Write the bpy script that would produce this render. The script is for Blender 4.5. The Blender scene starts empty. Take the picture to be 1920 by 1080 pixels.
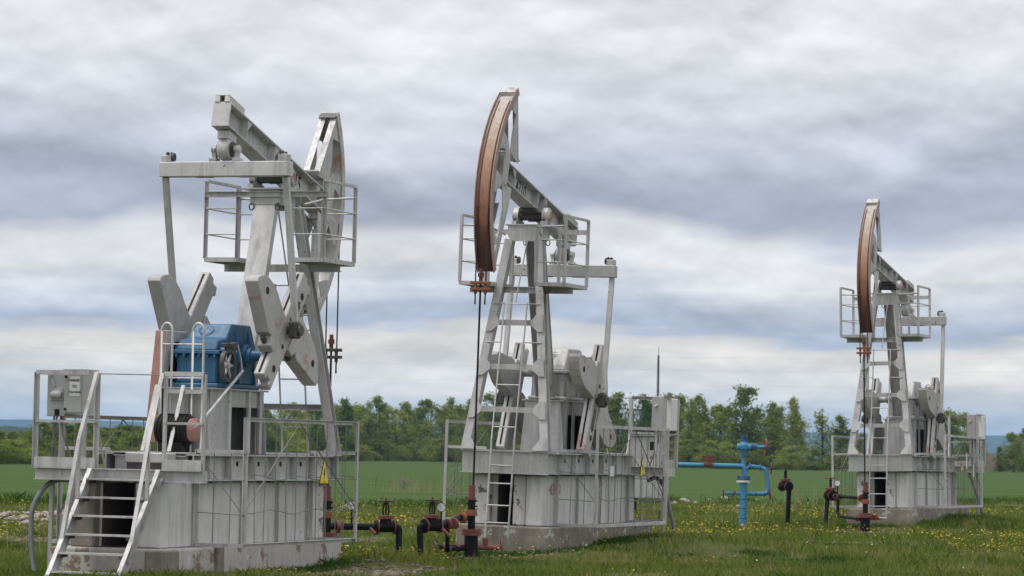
import bpy, math, random
import numpy as np
from mathutils import Vector, Matrix, Euler

random.seed(7)
rng = np.random.default_rng(11)
scene = bpy.context.scene
C = scene.collection
R = math.radians

# ------------------------------------------------------------------ camera
CAM_H, PITCH, ROLL, FPX = 1.562, 0.0511, 0.0165, 6045.0
cd = bpy.data.cameras.new('camera')
cam = bpy.data.objects.new('camera', cd)
C.objects.link(cam)
cam.matrix_world = (Matrix.Translation((0, 0, CAM_H)) @ Matrix.Rotation(math.pi / 2 + PITCH, 4, 'X')
                    @ Matrix.Rotation(ROLL, 4, 'Z'))
cd.sensor_width = 36.0
cd.lens = FPX * 36.0 / 1920.0
cd.clip_start, cd.clip_end = 0.5, 30000
cd.dof.use_dof = True
cd.dof.focus_distance = 47.0
cd.dof.aperture_fstop = 5.0
scene.camera = cam

# ------------------------------------------------------------------ world: broken overcast
SUN_EL, SUN_AZ = 66.0, 245.0          # compass-like azimuth: 0 = view direction, 90 = right
world = bpy.data.worlds.new('World')
scene.world = world
world.use_nodes = True
nt = world.node_tree
nt.nodes.clear()
def WN(kind, **kw):
    n = nt.nodes.new(kind)
    for k, v in kw.items():
        setattr(n, k, v)
    return n
def wl(a, b): nt.links.new(a, b)
def wmath(op, a, b=None, c=None):
    n = WN('ShaderNodeMath', operation=op)
    for i, v in enumerate((a, b, c)):
        if v is None: continue
        if isinstance(v, (int, float)): n.inputs[i].default_value = v
        else: wl(v, n.inputs[i])
    return n.outputs[0]
tc = WN('ShaderNodeTexCoord')
sep = WN('ShaderNodeSeparateXYZ'); wl(tc.outputs['Generated'], sep.inputs[0])
el = wmath('MULTIPLY', wmath('ARCSINE', sep.outputs['Z']), 57.2958)             # elevation, degrees
az = wmath('MULTIPLY', wmath('ARCTAN2', sep.outputs['X'], sep.outputs['Y']), 57.2958)
def wvec(x, y, z=0.0):
    n = WN('ShaderNodeCombineXYZ')
    for i, v in enumerate((x, y, z)):
        if isinstance(v, (int, float)): n.inputs[i].default_value = v
        else: wl(v, n.inputs[i])
    return n.outputs[0]
def wnoise(vec, scale, detail=5, rough=0.55, dist=0.0):
    n = WN('ShaderNodeTexNoise')
    n.inputs['Scale'].default_value = scale; n.inputs['Detail'].default_value = detail
    n.inputs['Roughness'].default_value = rough; n.inputs['Distortion'].default_value = dist
    wl(vec, n.inputs['Vector'])
    return n.outputs['Fac']
# cloud layers get flatter towards the horizon: compress elevation
elc = wmath('POWER', wmath('MAXIMUM', el, 0.001), 0.85)
def lumps(de, z, fa=0.115, fe=0.40, det=6, ro=0.5):
    e_ = elc if not de else wmath('ADD', elc, de)
    return wnoise(wvec(wmath('MULTIPLY', az, fa), wmath('MULTIPLY', e_, fe), z), 1.0, det, ro, 0.12)
warp = wnoise(wvec(wmath('MULTIPLY', az, 0.09), wmath('MULTIPLY', elc, 0.40), 3.7), 1.0, 4, 0.5, 0.0)
streak = wnoise(wvec(wmath('MULTIPLY', az, 0.13), wmath('MULTIPLY', elc, 3.6), 5.5), 1.0, 5, 0.55, 0.2)
l0 = lumps(0, 1.3); l1 = lumps(0.22, 1.3)
m0 = lumps(0, 6.2, 0.36, 1.05, 5); m1 = lumps(0.13, 6.2, 0.36, 1.05, 5)
low = WN('ShaderNodeMapRange', interpolation_type='SMOOTHSTEP'); wl(el, low.inputs[0])       # thin streaks low down, billows higher up
low.inputs[1].default_value = 2.0; low.inputs[2].default_value = 4.8; low.inputs[3].default_value = 1.0; low.inputs[4].default_value = 0.06
stk = wmath('MULTIPLY', wmath('SUBTRACT', streak, 0.5), low.outputs[0])
elw = wmath('ADD', el, wmath('MULTIPLY', wmath('SUBTRACT', warp, 0.5), 1.3))
elw = wmath('ADD', elw, wmath('MULTIPLY', wmath('SUBTRACT', l0, 0.5), 3.2))
elw = wmath('ADD', elw, wmath('MULTIPLY', wmath('SUBTRACT', m0, 0.5), 0.8))
elw = wmath('ADD', elw, wmath('MULTIPLY', stk, 1.1))
ramp = WN('ShaderNodeValToRGB')
prof = [(0.0, (0.54, 0.60, 0.68)), (0.5, (0.61, 0.645, 0.69)), (1.0, (0.76, 0.74, 0.71)), (1.75, (0.84, 0.79, 0.72)), (2.0, (0.70, 0.685, 0.67)),
        (2.2, (0.43, 0.485, 0.61)), (2.5, (0.46, 0.51, 0.62)), (2.95, (0.58, 0.61, 0.67)), (3.5, (0.74, 0.74, 0.75)), (4.05, (0.70, 0.70, 0.72)),
        (4.4, (0.375, 0.40, 0.485)), (4.9, (0.36, 0.385, 0.47)), (5.5, (0.49, 0.51, 0.585)), (6.3, (0.63, 0.64, 0.685)), (7.2, (0.70, 0.70, 0.73)),
        (8.6, (0.68, 0.68, 0.715)), (10.5, (0.59, 0.605, 0.655)), (13.5, (0.70, 0.70, 0.73))]
EMAX = 16.0
wl(wmath('DIVIDE', elw, EMAX), ramp.inputs[0])
cr = ramp.color_ramp
while len(cr.elements) > 1: cr.elements.remove(cr.elements[-1])
for i, (e, col) in enumerate(prof):
    q = cr.elements[0] if i == 0 else cr.elements.new(e / EMAX)
    q.position = e / EMAX; q.color = col + (1,)
# billows
# cloud tops catch the light, their undersides are darker
bill = wmath('ADD', wmath('MULTIPLY', wmath('SUBTRACT', l0, l1), 2.1), wmath('MULTIPLY', wmath('SUBTRACT', m0, m1), 0.65))
bill = wmath('ADD', wmath('ADD', bill, 0.5), wmath('MULTIPLY', wmath('SUBTRACT', m0, 0.5), 0.35))
bill = wmath('ADD', bill, wmath('MULTIPLY', stk, 0.3))
mr = WN('ShaderNodeMapRange'); wl(bill, mr.inputs[0])
mr.inputs[1].default_value = 0.3; mr.inputs[2].default_value = 0.7
mr.inputs[3].default_value = 0.77; mr.inputs[4].default_value = 1.24
zen = WN('ShaderNodeMapRange', interpolation_type='SMOOTHSTEP'); wl(el, zen.inputs[0])      # an overcast sky is brighter overhead
zen.inputs[1].default_value = 8.0; zen.inputs[2].default_value = 90.0; zen.inputs[3].default_value = 1.0; zen.inputs[4].default_value = 1.7
mrz = wmath('MULTIPLY', mr.outputs[0], zen.outputs[0])
mulc = WN('ShaderNodeVectorMath', operation='SCALE'); wl(ramp.outputs[0], mulc.inputs[0]); wl(mrz, mulc.inputs['Scale'])
sky = WN('ShaderNodeTexSky', sky_type='NISHITA')
sky.sun_disc = False
sky.sun_elevation = R(SUN_EL)
sky.sun_rotation = R(SUN_AZ)
skys = WN('ShaderNodeVectorMath', operation='SCALE'); wl(sky.outputs[0], skys.inputs[0]); skys.inputs['Scale'].default_value = 0.1
mix = WN('ShaderNodeMix', data_type='RGBA'); mix.inputs[0].default_value = 0.94
wl(skys.outputs[0], mix.inputs[6]); wl(mulc.outputs[0], mix.inputs[7])
bg = WN('ShaderNodeBackground'); wl(mix.outputs[2], bg.inputs[0]); bg.inputs[1].default_value = 1.0
wo = WN('ShaderNodeOutputWorld'); wl(bg.outputs[0], wo.inputs[0])

# ------------------------------------------------------------------ the sun behind thin cloud
sd = bpy.data.lights.new('sun', 'SUN')
sd.energy = 1.5; sd.angle = R(25); sd.color = (1.0, 0.96, 0.9)
sun = bpy.data.objects.new('sun', sd); C.objects.link(sun)
a = R(SUN_AZ); e = R(SUN_EL)
to_sun = Vector((math.sin(a) * math.cos(e), math.cos(a) * math.cos(e), math.sin(e)))
sun.rotation_euler = to_sun.to_track_quat('Z', 'Y').to_euler()
sun.location = to_sun * 60
scene.view_settings.view_transform = 'Standard'
scene.view_settings.look = 'None'
scene.view_settings.exposure = 0.22
scene.view_settings.gamma = 1.0

# ------------------------------------------------------------------ materials
def new_mat(name):
    m = bpy.data.materials.new(name); m.use_nodes = True
    t = m.node_tree; t.nodes.clear()
    return m, t
def paint(name, col, var=0.12, rough=0.5, metallic=0.0, wear=None, wear_col=(0.16, 0.075, 0.04), wear_scale=6.0,
          wear2=None, wear2_col=(0.3, 0.28, 0.25), wear2_scale=2.0, streak=0.0, bump=0.15, scale=5.0, noise_z=1.0, coat=0.0, spec=None, vary=0.08):
    """painted / raw surface with mottling, worn patches, dirt streaks and fine relief, in object space"""
    m, t = new_mat(name)
    def nn(k, **kw):
        n = t.nodes.new(k)
        for a_, b_ in kw.items(): setattr(n, a_, b_)
        return n
    L = t.links.new
    out = nn('ShaderNodeOutputMaterial'); p = nn('ShaderNodeBsdfPrincipled'); L(p.outputs[0], out.inputs[0])
    tcn = nn('ShaderNodeTexCoord')
    mp = nn('ShaderNodeMapping'); mp.inputs['Scale'].default_value = (1, 1, noise_z); L(tcn.outputs['Object'], mp.inputs[0])
    def noise(sc, det=6, ro=0.6, vec=None):
        n = nn('ShaderNodeTexNoise'); n.inputs['Scale'].default_value = sc; n.inputs['Detail'].default_value = det
        n.inputs['Roughness'].default_value = ro; L(vec or mp.outputs[0], n.inputs['Vector'])
        return n.outputs['Fac']
    def ramp(fac, lo, hi, a_=0.0, b_=1.0):
        n = nn('ShaderNodeMapRange'); n.inputs[1].default_value = lo; n.inputs[2].default_value = hi
        n.inputs[3].default_value = a_; n.inputs[4].default_value = b_; L(fac, n.inputs[0]); return n.outputs[0]
    def mixc(fac, a_, b_):
        n = nn('ShaderNodeMix', data_type='RGBA')
        if isinstance(fac, float): n.inputs[0].default_value = fac
        else: L(fac, n.inputs[0])
        for i, v in ((6, a_), (7, b_)):
            if isinstance(v, tuple): n.inputs[i].default_value = v + (1,)
            else: L(v, n.inputs[i])
        return n.outputs[2]
    base = mixc(ramp(noise(scale), 0.3, 0.7), tuple(c * (1 - var) for c in col), tuple(min(1, c * (1 + var)) for c in col))
    fine = noise(scale * 9, 3)
    base = mixc(ramp(fine, 0.3, 0.75, 0.0, 0.22), base, tuple(c * 0.72 for c in col))
    if streak:
        ms = nn('ShaderNodeMapping'); ms.inputs['Scale'].default_value = (9, 9, 0.7); L(tcn.outputs['Object'], ms.inputs[0])
        base = mixc(ramp(noise(1.0, 5, 0.6, ms.outputs[0]), 0.5, 0.75, 0.0, streak), base, tuple(c * 0.35 for c in col))
    if wear2 is not None:
        base = mixc(ramp(noise(wear2_scale, 7, 0.62), wear2, wear2 + 0.05), base, wear2_col)
    if wear is not None:
        base = mixc(ramp(noise(wear_scale, 8, 0.68), wear, wear + 0.035), base, wear_col)
    oi = nn('ShaderNodeObjectInfo'); hs = nn('ShaderNodeHueSaturation'); L(ramp(oi.outputs['Random'], 0, 1, 1 - vary, 1 + vary), hs.inputs['Value']); L(base, hs.inputs['Color'])
    L(hs.outputs[0], p.inputs['Base Color'])
    L(ramp(noise(scale * 3), 0.3, 0.7, rough - 0.1, min(1, rough + 0.12)), p.inputs['Roughness'])
    p.inputs['Metallic'].default_value = metallic
    if spec is not None: p.inputs['Specular IOR Level'].default_value = spec
    if coat: p.inputs['Coat Weight'].default_value = coat
    if bump:
        b = nn('ShaderNodeBump'); b.inputs['Strength'].default_value = bump; b.inputs['Distance'].default_value = 0.01
        L(noise(scale * 6, 5), b.inputs['Height']); L(b.outputs[0], p.inputs['Normal'])
    return m
GREY = (0.53, 0.525, 0.515)
M = {}
M['steel'] = paint('silver_grey_paint', GREY, 0.13, 0.58, 0.42, wear=0.645, wear_col=(0.13, 0.085, 0.055), wear_scale=10, wear2=0.66, wear2_col=(0.30, 0.285, 0.265), wear2_scale=3.5, streak=0.65, vary=0.13)
M['steel_red'] = paint('grey_paint_over_red_primer', (0.46, 0.445, 0.43), 0.1, 0.56, 0.3, wear=0.66, wear_col=(0.09, 0.06, 0.045), wear_scale=11,
                       wear2=0.575, wear2_col=(0.42, 0.27, 0.235), wear2_scale=2.6)
M['rim'] = paint('pink_primer_rim', (0.36, 0.245, 0.215), 0.15, 0.55, 0.05, wear=0.64, wear_col=(0.09, 0.06, 0.05), wear_scale=14, wear2=0.60, wear2_col=(0.40, 0.385, 0.37), wear2_scale=4)
M['primer'] = paint('worn_red_primer', (0.33, 0.165, 0.13), 0.25, 0.6, 0.0, wear2=0.56, wear2_col=(0.42, 0.37, 0.34), wear2_scale=3.5)
M['weight'] = paint('cast_weight_paint', (0.47, 0.465, 0.455), 0.14, 0.58, 0.3, wear=0.66, wear_col=(0.08, 0.07, 0.06), wear_scale=12, streak=0.25, bump=0.35, scale=7)
M['dark'] = paint('grease_and_hole_shade', (0.014, 0.013, 0.012), 0.3, 0.6, spec=0.25)  # near-black; on holes and slots it stands in for their shade
M['grime_and_shade'] = paint('oily_grey_and_shade', (0.065, 0.062, 0.057), 0.35, 0.5, 0.1)  # oily grey, kept dark to stand in for interior shade too
M['rust'] = paint('brown_rust', (0.15, 0.06, 0.036), 0.3, 0.75, 0.0, wear=0.6, wear_col=(0.06, 0.03, 0.02), wear_scale=8)
M['blue'] = paint('blue_gearbox_paint', (0.028, 0.13, 0.255), 0.22, 0.42, 0.0, wear=0.66, wear_col=(0.02, 0.03, 0.045), wear_scale=6, streak=0.5)
M['wellblue'] = paint('light_blue_pipe_paint', (0.062, 0.25, 0.43), 0.15, 0.45, 0.0, wear=0.69, wear_col=(0.05, 0.06, 0.07), wear_scale=14, streak=0.3)
M['blackpipe'] = paint('black_pipe_paint', (0.008, 0.008, 0.009), 0.3, 0.5, 0.0, spec=0.2)
M['valvered'] = paint('faded_red_valve_paint', (0.185, 0.05, 0.046), 0.3, 0.5, 0.0, wear=0.62, wear_col=(0.05, 0.03, 0.028), wear_scale=20)
M['valveorange'] = paint('orange_red_coupling', (0.25, 0.075, 0.032), 0.3, 0.55, 0.0, wear=0.62, wear_col=(0.06, 0.03, 0.02), wear_scale=18)
M['wall'] = paint('peeling_white_paint', (0.60, 0.595, 0.575), 0.07, 0.7, 0.0, wear=0.67, wear_col=(0.16, 0.145, 0.125), wear_scale=7,
                  wear2=0.70, wear2_col=(0.34, 0.32, 0.29), wear2_scale=3, streak=0.6, bump=0.3, scale=3)
M['wallworn'] = paint('badly_peeled_white_paint', (0.58, 0.57, 0.55), 0.08, 0.75, 0.0, wear=0.55, wear_col=(0.15, 0.125, 0.105), wear_scale=6,
                      wear2=0.6, wear2_col=(0.30, 0.25, 0.20), wear2_scale=2.5, streak=0.5, bump=0.5, scale=4)
M['concrete'] = paint('bare_concrete', (0.24, 0.215, 0.18), 0.2, 0.85, 0.0, wear=0.62, wear_col=(0.50, 0.48, 0.45), wear_scale=4, bump=0.5, scale=4, streak=0.3)
M['slab'] = paint('flaking_slab', (0.50, 0.475, 0.44), 0.12, 0.8, 0.0, wear=0.55, wear_col=(0.235, 0.18, 0.13), wear_scale=2.6,
                  wear2=0.62, wear2_col=(0.62, 0.61, 0.59), wear2_scale=5, streak=0.4, bump=0.5, scale=4)
M['slabbrown'] = paint('stained_brown_slab', (0.25, 0.22, 0.18), 0.3, 0.85, 0.0, wear=0.585, wear_col=(0.50, 0.49, 0.46), wear_scale=5, wear2=0.62, wear2_col=(0.15, 0.105, 0.08), wear2_scale=3, streak=0.3, bump=0.5, scale=4)
M['inside'] = paint('brown_inside_with_shade', (0.085, 0.064, 0.047), 0.3, 0.9, wear=0.62, wear_col=(0.03, 0.024, 0.02), wear_scale=4, streak=0.5, bump=0.4)  # unpainted brown, darkened to carry the shade of the gap
M['cabinet'] = paint('cabinet_grey', (0.40, 0.405, 0.40), 0.05, 0.45, 0.0, streak=0.15, bump=0.05)
M['white'] = paint('white_enamel', (0.74, 0.74, 0.72), 0.03, 0.4, bump=0.0)
M['ink'] = paint('black_lettering', (0.02, 0.02, 0.022), 0.1, 0.6, bump=0.0)
M['fadedred'] = paint('faded_red_lettering', (0.42, 0.235, 0.19), 0.15, 0.7, bump=0.0)
M['yellow'] = paint('warning_yellow', (0.78, 0.62, 0.02), 0.05, 0.45, bump=0.0)
M['aluline'] = paint('dull_line_wire', (0.38, 0.38, 0.38), 0.1, 0.6, bump=0.0)
M['wire'] = paint('dull_wire', (0.22, 0.215, 0.205), 0.2, 0.55, 0.3, bump=0.0)
M['rope'] = paint('black_wire_rope', (0.02, 0.019, 0.018), 0.3, 0.6)
M['hose'] = paint('grey_conduit', (0.16, 0.165, 0.17), 0.15, 0.5)
M['pole'] = paint('weathered_pole', (0.12, 0.10, 0.085), 0.25, 0.85)
M['glass'] = paint('gauge_face', (0.78, 0.78, 0.76), 0.02, 0.25, bump=0.0)
M['plank'] = paint('weathered_plank', (0.25, 0.21, 0.17), 0.25, 0.85, scale=4, bump=0.4)
# the head's rope track: bare bright steel above, rust brown where the rope rubs
def track_mat():
    m, t = new_mat('rope_track_rust'); L = t.links.new
    out = t.nodes.new('ShaderNodeOutputMaterial'); p = t.nodes.new('ShaderNodeBsdfPrincipled'); L(p.outputs[0], out.inputs[0])
    at = t.nodes.new('ShaderNodeAttribute'); at.attribute_name = 'along'
    tcn = t.nodes.new('ShaderNodeTexCoord')
    no = t.nodes.new('ShaderNodeTexNoise'); no.inputs['Scale'].default_value = 5; no.inputs['Detail'].default_value = 7; no.inputs['Roughness'].default_value = 0.65
    L(tcn.outputs['Object'], no.inputs['Vector'])
    ad = t.nodes.new('ShaderNodeMath'); ad.operation = 'MULTIPLY_ADD'; L(no.outputs['Fac'], ad.inputs[0]); ad.inputs[1].default_value = 0.28; L(at.outputs['Fac'], ad.inputs[2])
    rp = t.nodes.new('ShaderNodeValToRGB'); L(ad.outputs[0], rp.inputs[0])
    stops = [(0.22, (0.52, 0.49, 0.46)), (0.42, (0.50, 0.40, 0.33)), (0.62, (0.42, 0.25, 0.17)), (0.86, (0.26, 0.115, 0.066)), (1.0, (0.11, 0.045, 0.028)), ]
    e = rp.color_ramp.elements
    while len(e) > 1: e.remove(e[-1])
    for i, (q, c_) in enumerate(stops):
        k = e[0] if i == 0 else e.new(q); k.position = q; k.color = c_ + (1,)
    n2 = t.nodes.new('ShaderNodeTexNoise'); n2.inputs['Scale'].default_value = 1.0; n2.inputs['Detail'].default_value = 8; n2.inputs['Roughness'].default_value = 0.7
    mp2 = t.nodes.new('ShaderNodeMapping'); mp2.inputs['Scale'].default_value = (14, 40, 5); L(tcn.outputs['Object'], mp2.inputs[0]); L(mp2.outputs[0], n2.inputs['Vector'])
    mr2 = t.nodes.new('ShaderNodeMapRange'); L(n2.outputs['Fac'], mr2.inputs[0]); mr2.inputs[1].default_value = 0.52; mr2.inputs[2].default_value = 0.68; mr2.inputs[4].default_value = 0.75
    m2 = t.nodes.new('ShaderNodeMix'); m2.data_type = 'RGBA'; L(mr2.outputs[0], m2.inputs[0]); L(rp.outputs[0], m2.inputs[6]); m2.inputs[7].default_value = (0.09, 0.045, 0.03, 1)
    L(m2.outputs[2], p.inputs['Base Color']); p.inputs['Roughness'].default_value = 0.72; p.inputs['Metallic'].default_value = 0.0
    return m
M['track'] = track_mat()

# ------------------------------------------------------------------ mesh helpers
class MB:
    def __init__(s): s.v = []; s.f = []; s.sm = []
    def add(s, vs, fs, smooth=False):
        o = len(s.v); s.v += [tuple(x) for x in vs]
        s.f += [tuple(i + o for i in f) for f in fs]; s.sm += [smooth] * len(fs); return s
    def hexa(s, p):   # 8 corners: bottom ring 0-3, top ring 4-7
        return s.add(p, [(3, 2, 1, 0), (4, 5, 6, 7), (0, 1, 5, 4), (1, 2, 6, 5), (2, 3, 7, 6), (3, 0, 4, 7)])
    def box(s, x0, x1, y0, y1, z0, z1):
        x0, x1 = min(x0, x1), max(x0, x1); y0, y1 = min(y0, y1), max(y0, y1); z0, z1 = min(z0, z1), max(z0, z1)
        return s.hexa([(x0, y0, z0), (x1, y0, z0), (x1, y1, z0), (x0, y1, z0), (x0, y0, z1), (x1, y0, z1), (x1, y1, z1), (x0, y1, z1)])
    def bar(s, p, q, w, h=None, up=(0, 0, 1), w2=None, h2=None, off=(0, 0)):
        p = Vector(p); q = Vector(q); h = w if h is None else h; w2 = w if w2 is None else w2; h2 = h if h2 is None else h2
        d = (q - p).normalized(); u = Vector(up)
        if abs(d.dot(u)) > 0.98: u = Vector((1, 0, 0)) if abs(d.x) < 0.9 else Vector((0, 1, 0))
        sd_ = d.cross(u).normalized(); u = sd_.cross(d).normalized()
        o = sd_ * off[0] + u * off[1]
        ring = lambda c, a_, b_: [c + o - sd_ * a_ / 2 - u * b_ / 2, c + o + sd_ * a_ / 2 - u * b_ / 2, c + o + sd_ * a_ / 2 + u * b_ / 2, c + o - sd_ * a_ / 2 + u * b_ / 2]
        return s.hexa(ring(p, w, h) + ring(q, w2, h2))
    def angle(s, p, q, leg=0.05, t=0.006, up=(0, 0, 1), sx=1, sz=1):     # L section
        s.bar(p, q, leg, t, up, off=(0, sz * (leg / 2 - t / 2)))
        return s.bar(p, q, t, leg - t, up, off=(sx * (leg / 2 - t / 2), -sz * t / 2))
    def channel(s, p, q, depth, width, t=0.012, up=(0, 0, 1), side=1):   # C section, web on one side
        s.bar(p, q, t, depth, up, off=(side * (width / 2 - t / 2), 0))
        for k in (1, -1): s.bar(p, q, width - t, t, up, off=(-side * t / 2, k * (depth / 2 - t / 2)))
        return s
    def ibeam(s, p, q, depth, width, t=0.015, up=(0, 0, 1)):
        s.bar(p, q, t, depth - 2 * t, up)
        for k in (1, -1): s.bar(p, q, width, t, up, off=(0, k * (depth / 2 - t / 2)))
        return s
    def tube(s, p, q, r, n=12, r2=None, caps=True):
        p = Vector(p); q = Vector(q); r2 = r if r2 is None else r2
        d = (q - p).normalized(); u = Vector((0, 0, 1)) if abs(d.z) < 0.9 else Vector((1, 0, 0))
        a_ = d.cross(u).normalized(); b_ = a_.cross(d)
        vs = []
        for c, rr in ((p, r), (q, r2)):
            for i in range(n):
                t = 2 * math.pi * i / n; vs.append(c + (a_ * math.cos(t) + b_ * math.sin(t)) * rr)
        s.add(vs, [(i, i + n, (i + 1) % n + n, (i + 1) % n) for i in range(n)], True)
        if caps: s.add(vs, [tuple(range(n)), tuple(reversed(range(n, 2 * n)))])
        return s
    def path(s, pts, r, n=8, radii=None):
        pts = [Vector(p) for p in pts]; m = len(pts); rings = []
        a_ = None
        for i in range(m):
            d = (pts[min(i + 1, m - 1)] - pts[max(i - 1, 0)]).normalized()
            if a_ is None:
                u = Vector((0, 0, 1)) if abs(d.z) < 0.9 else Vector((1, 0, 0)); a_ = d.cross(u).normalized()
            else:
                a_ = (a_ - d * a_.dot(d)).normalized()
            b_ = d.cross(a_); rr = radii[i] if radii else r
            rings += [pts[i] + (a_ * math.cos(2 * math.pi * k / n) + b_ * math.sin(2 * math.pi * k / n)) * rr for k in range(n)]
        fs = [(i * n + k, i * n + (k + 1) % n, (i + 1) * n + (k + 1) % n, (i + 1) * n + k) for i in range(m - 1) for k in range(n)]
        s.add(rings, fs, True)
        return s.add(rings, [tuple(reversed(range(n))), tuple(range((m - 1) * n, m * n))])
    def lathe(s, c, axis, prof, n=18):      # prof: (distance along the axis, radius)
        c = Vector(c); d = Vector(axis).normalized(); u = Vector((0, 0, 1)) if abs(d.z) < 0.9 else Vector((1, 0, 0))
        a_ = d.cross(u).normalized(); b_ = a_.cross(d)
        for (h0, r0), (h1, r1) in zip(prof[:-1], prof[1:]):
            vs = [c + d * h + (a_ * math.cos(2 * math.pi * i / n) + b_ * math.sin(2 * math.pi * i / n)) * max(r, 1e-4) for h, r in ((h0, r0), (h1, r1)) for i in range(n)]
            s.add(vs, [(i, i + n, (i + 1) % n + n, (i + 1) % n) for i in range(n)], abs(h1 - h0) > 1e-6)
        return s
    def prism(s, poly, fn, a_, b_):         # poly in (u, v); fn(u, v, w) -> point; extruded from w = a to b
        n = len(poly); vs = [fn(u, v, a_) for u, v in poly] + [fn(u, v, b_) for u, v in poly]
        return s.add(vs, [tuple(reversed(range(n))), tuple(range(n, 2 * n))] + [(i, (i + 1) % n, (i + 1) % n + n, i + n) for i in range(n)])
    def xf(s, mat):
        s.v = [tuple(mat @ Vector(p)) for p in s.v]; return s
    def mesh(s, name):
        me = bpy.data.meshes.new(name); me.from_pydata(s.v, [], s.f)
        me.polygons.foreach_set('use_smooth', s.sm)
        me.update(); return me
    def build(s, name, mat, parent=None, label=None, bevel=0.0, kind=None, seg=1):
        me = s.mesh(name)
        import bmesh
        bm = bmesh.new(); bm.from_mesh(me)
        if bevel:
            bmesh.ops.remove_doubles(bm, verts=bm.verts, dist=1e-5)
        bmesh.ops.recalc_face_normals(bm, faces=bm.faces)
        if bevel:
            ed = [e_ for e_ in bm.edges if len(e_.link_faces) == 2 and e_.calc_face_angle(0) > 0.6]
            bmesh.ops.bevel(bm, geom=ed, offset=bevel, segments=seg, affect='EDGES', profile=0.5, clamp_overlap=True)
        bm.to_mesh(me); bm.free()
        me.materials.append(M[mat] if isinstance(mat, str) else mat)
        o = bpy.data.objects.new(name, me); C.objects.link(o)
        if parent is not None: o.parent = parent
        if label: o['label'] = label
        if kind: o['kind'] = kind
        return o
def tag(o, label, cat, group=None, kind=None):
    o['label'] = label; o['category'] = cat
    if group: o['group'] = group
    if kind: o['kind'] = kind
    return o
def thing(name, mat4, label, cat, group=None):
    o = bpy.data.objects.new(name, None); o.empty_display_size = 0.2; C.objects.link(o); o.matrix_world = mat4
    return tag(o, label, cat, group)
def text_mesh(body, size, fn, name, mat, parent, thick=0.0, sx=1.0):
    """flat lettering as a mesh; fn(u, v) -> point on the surface"""
    cu = bpy.data.curves.new(name, 'FONT'); cu.body = body; cu.size = size; cu.align_x = 'CENTER'; cu.align_y = 'CENTER'
    cu.resolution_u = 3
    if thick: cu.offset = thick
    tmp = bpy.data.objects.new(name, cu); C.objects.link(tmp)
    bpy.context.view_layer.update()
    me = bpy.data.meshes.new_from_object(tmp.evaluated_get(bpy.context.evaluated_depsgraph_get()))
    bpy.data.objects.remove(tmp); bpy.data.curves.remove(cu)
    for v in me.vertices: v.co = fn(v.co.x * sx, v.co.y)
    me.materials.clear(); me.materials.append(M[mat])
    o = bpy.data.objects.new(name, me); C.objects.link(o); o.parent = parent
    return o
def machine_matrix(X, Y, dz, yaw, tx, ty):
    return (Matrix.Translation((X, Y, dz)) @ Matrix.Rotation(tx, 4, 'Y') @ Matrix.Rotation(ty, 4, 'X') @ Matrix.Rotation(yaw, 4, 'Z'))
def pix(px, py, z=0.0):
    """photo pixel (1920 wide) -> point on the level z"""
    x, y = px - 960, py - 540
    x, y = math.cos(ROLL) * x + math.sin(ROLL) * y, -math.sin(ROLL) * x + math.cos(ROLL) * y
    u, v = x / FPX, -y / FPX
    d = Vector((u, math.cos(PITCH) - math.sin(PITCH) * v, math.sin(PITCH) + math.cos(PITCH) * v))
    return Vector((0, 0, CAM_H)) + d * ((z - CAM_H) / d.z)
def pix_at(px, py, D):
    """photo pixel -> point at the distance D along the view axis' ground direction"""
    x, y = px - 960, py - 540
    x, y = math.cos(ROLL) * x + math.sin(ROLL) * y, -math.sin(ROLL) * x + math.cos(ROLL) * y
    u, v = x / FPX, -y / FPX
    d = Vector((u, math.cos(PITCH) - math.sin(PITCH) * v, math.sin(PITCH) + math.cos(PITCH) * v))
    return Vector((0, 0, CAM_H)) + d * (D / d.y)

# ------------------------------------------------------------------ the pumping units
ZP, RH, A1, A2, WH = 5.303, 2.271, 0.724, -0.740, 0.139
MACH = {
    'A': dict(m=(-3.301, 43.658, -0.073, 1.235, 0.005, 0.002), th=-0.214, crank=48.0, gear='blue', sg=-1),
    'B': dict(m=(0.206, 51.197, 0.023, -1.921, 0.019, 0.006), th=0.275, crank=-66.0, gear='steel', sg=1),
    'C': dict(m=(8.443, 71.369, 0.074, -1.933, -0.016, -0.012), th=0.219, crank=-70.0, gear='steel', sg=1)}
WHERE = {'A': 'blue-gearbox pumpjack', 'B': 'pumpjack numbered 4310', 'C': 'pumpjack beside the blue wellhead'}

def mirror(mb):
    o = MB(); o.v = [(x, -y, z) for x, y, z in mb.v]; o.f = [tuple(reversed(f)) for f in mb.f]; o.sm = list(mb.sm); return o

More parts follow.
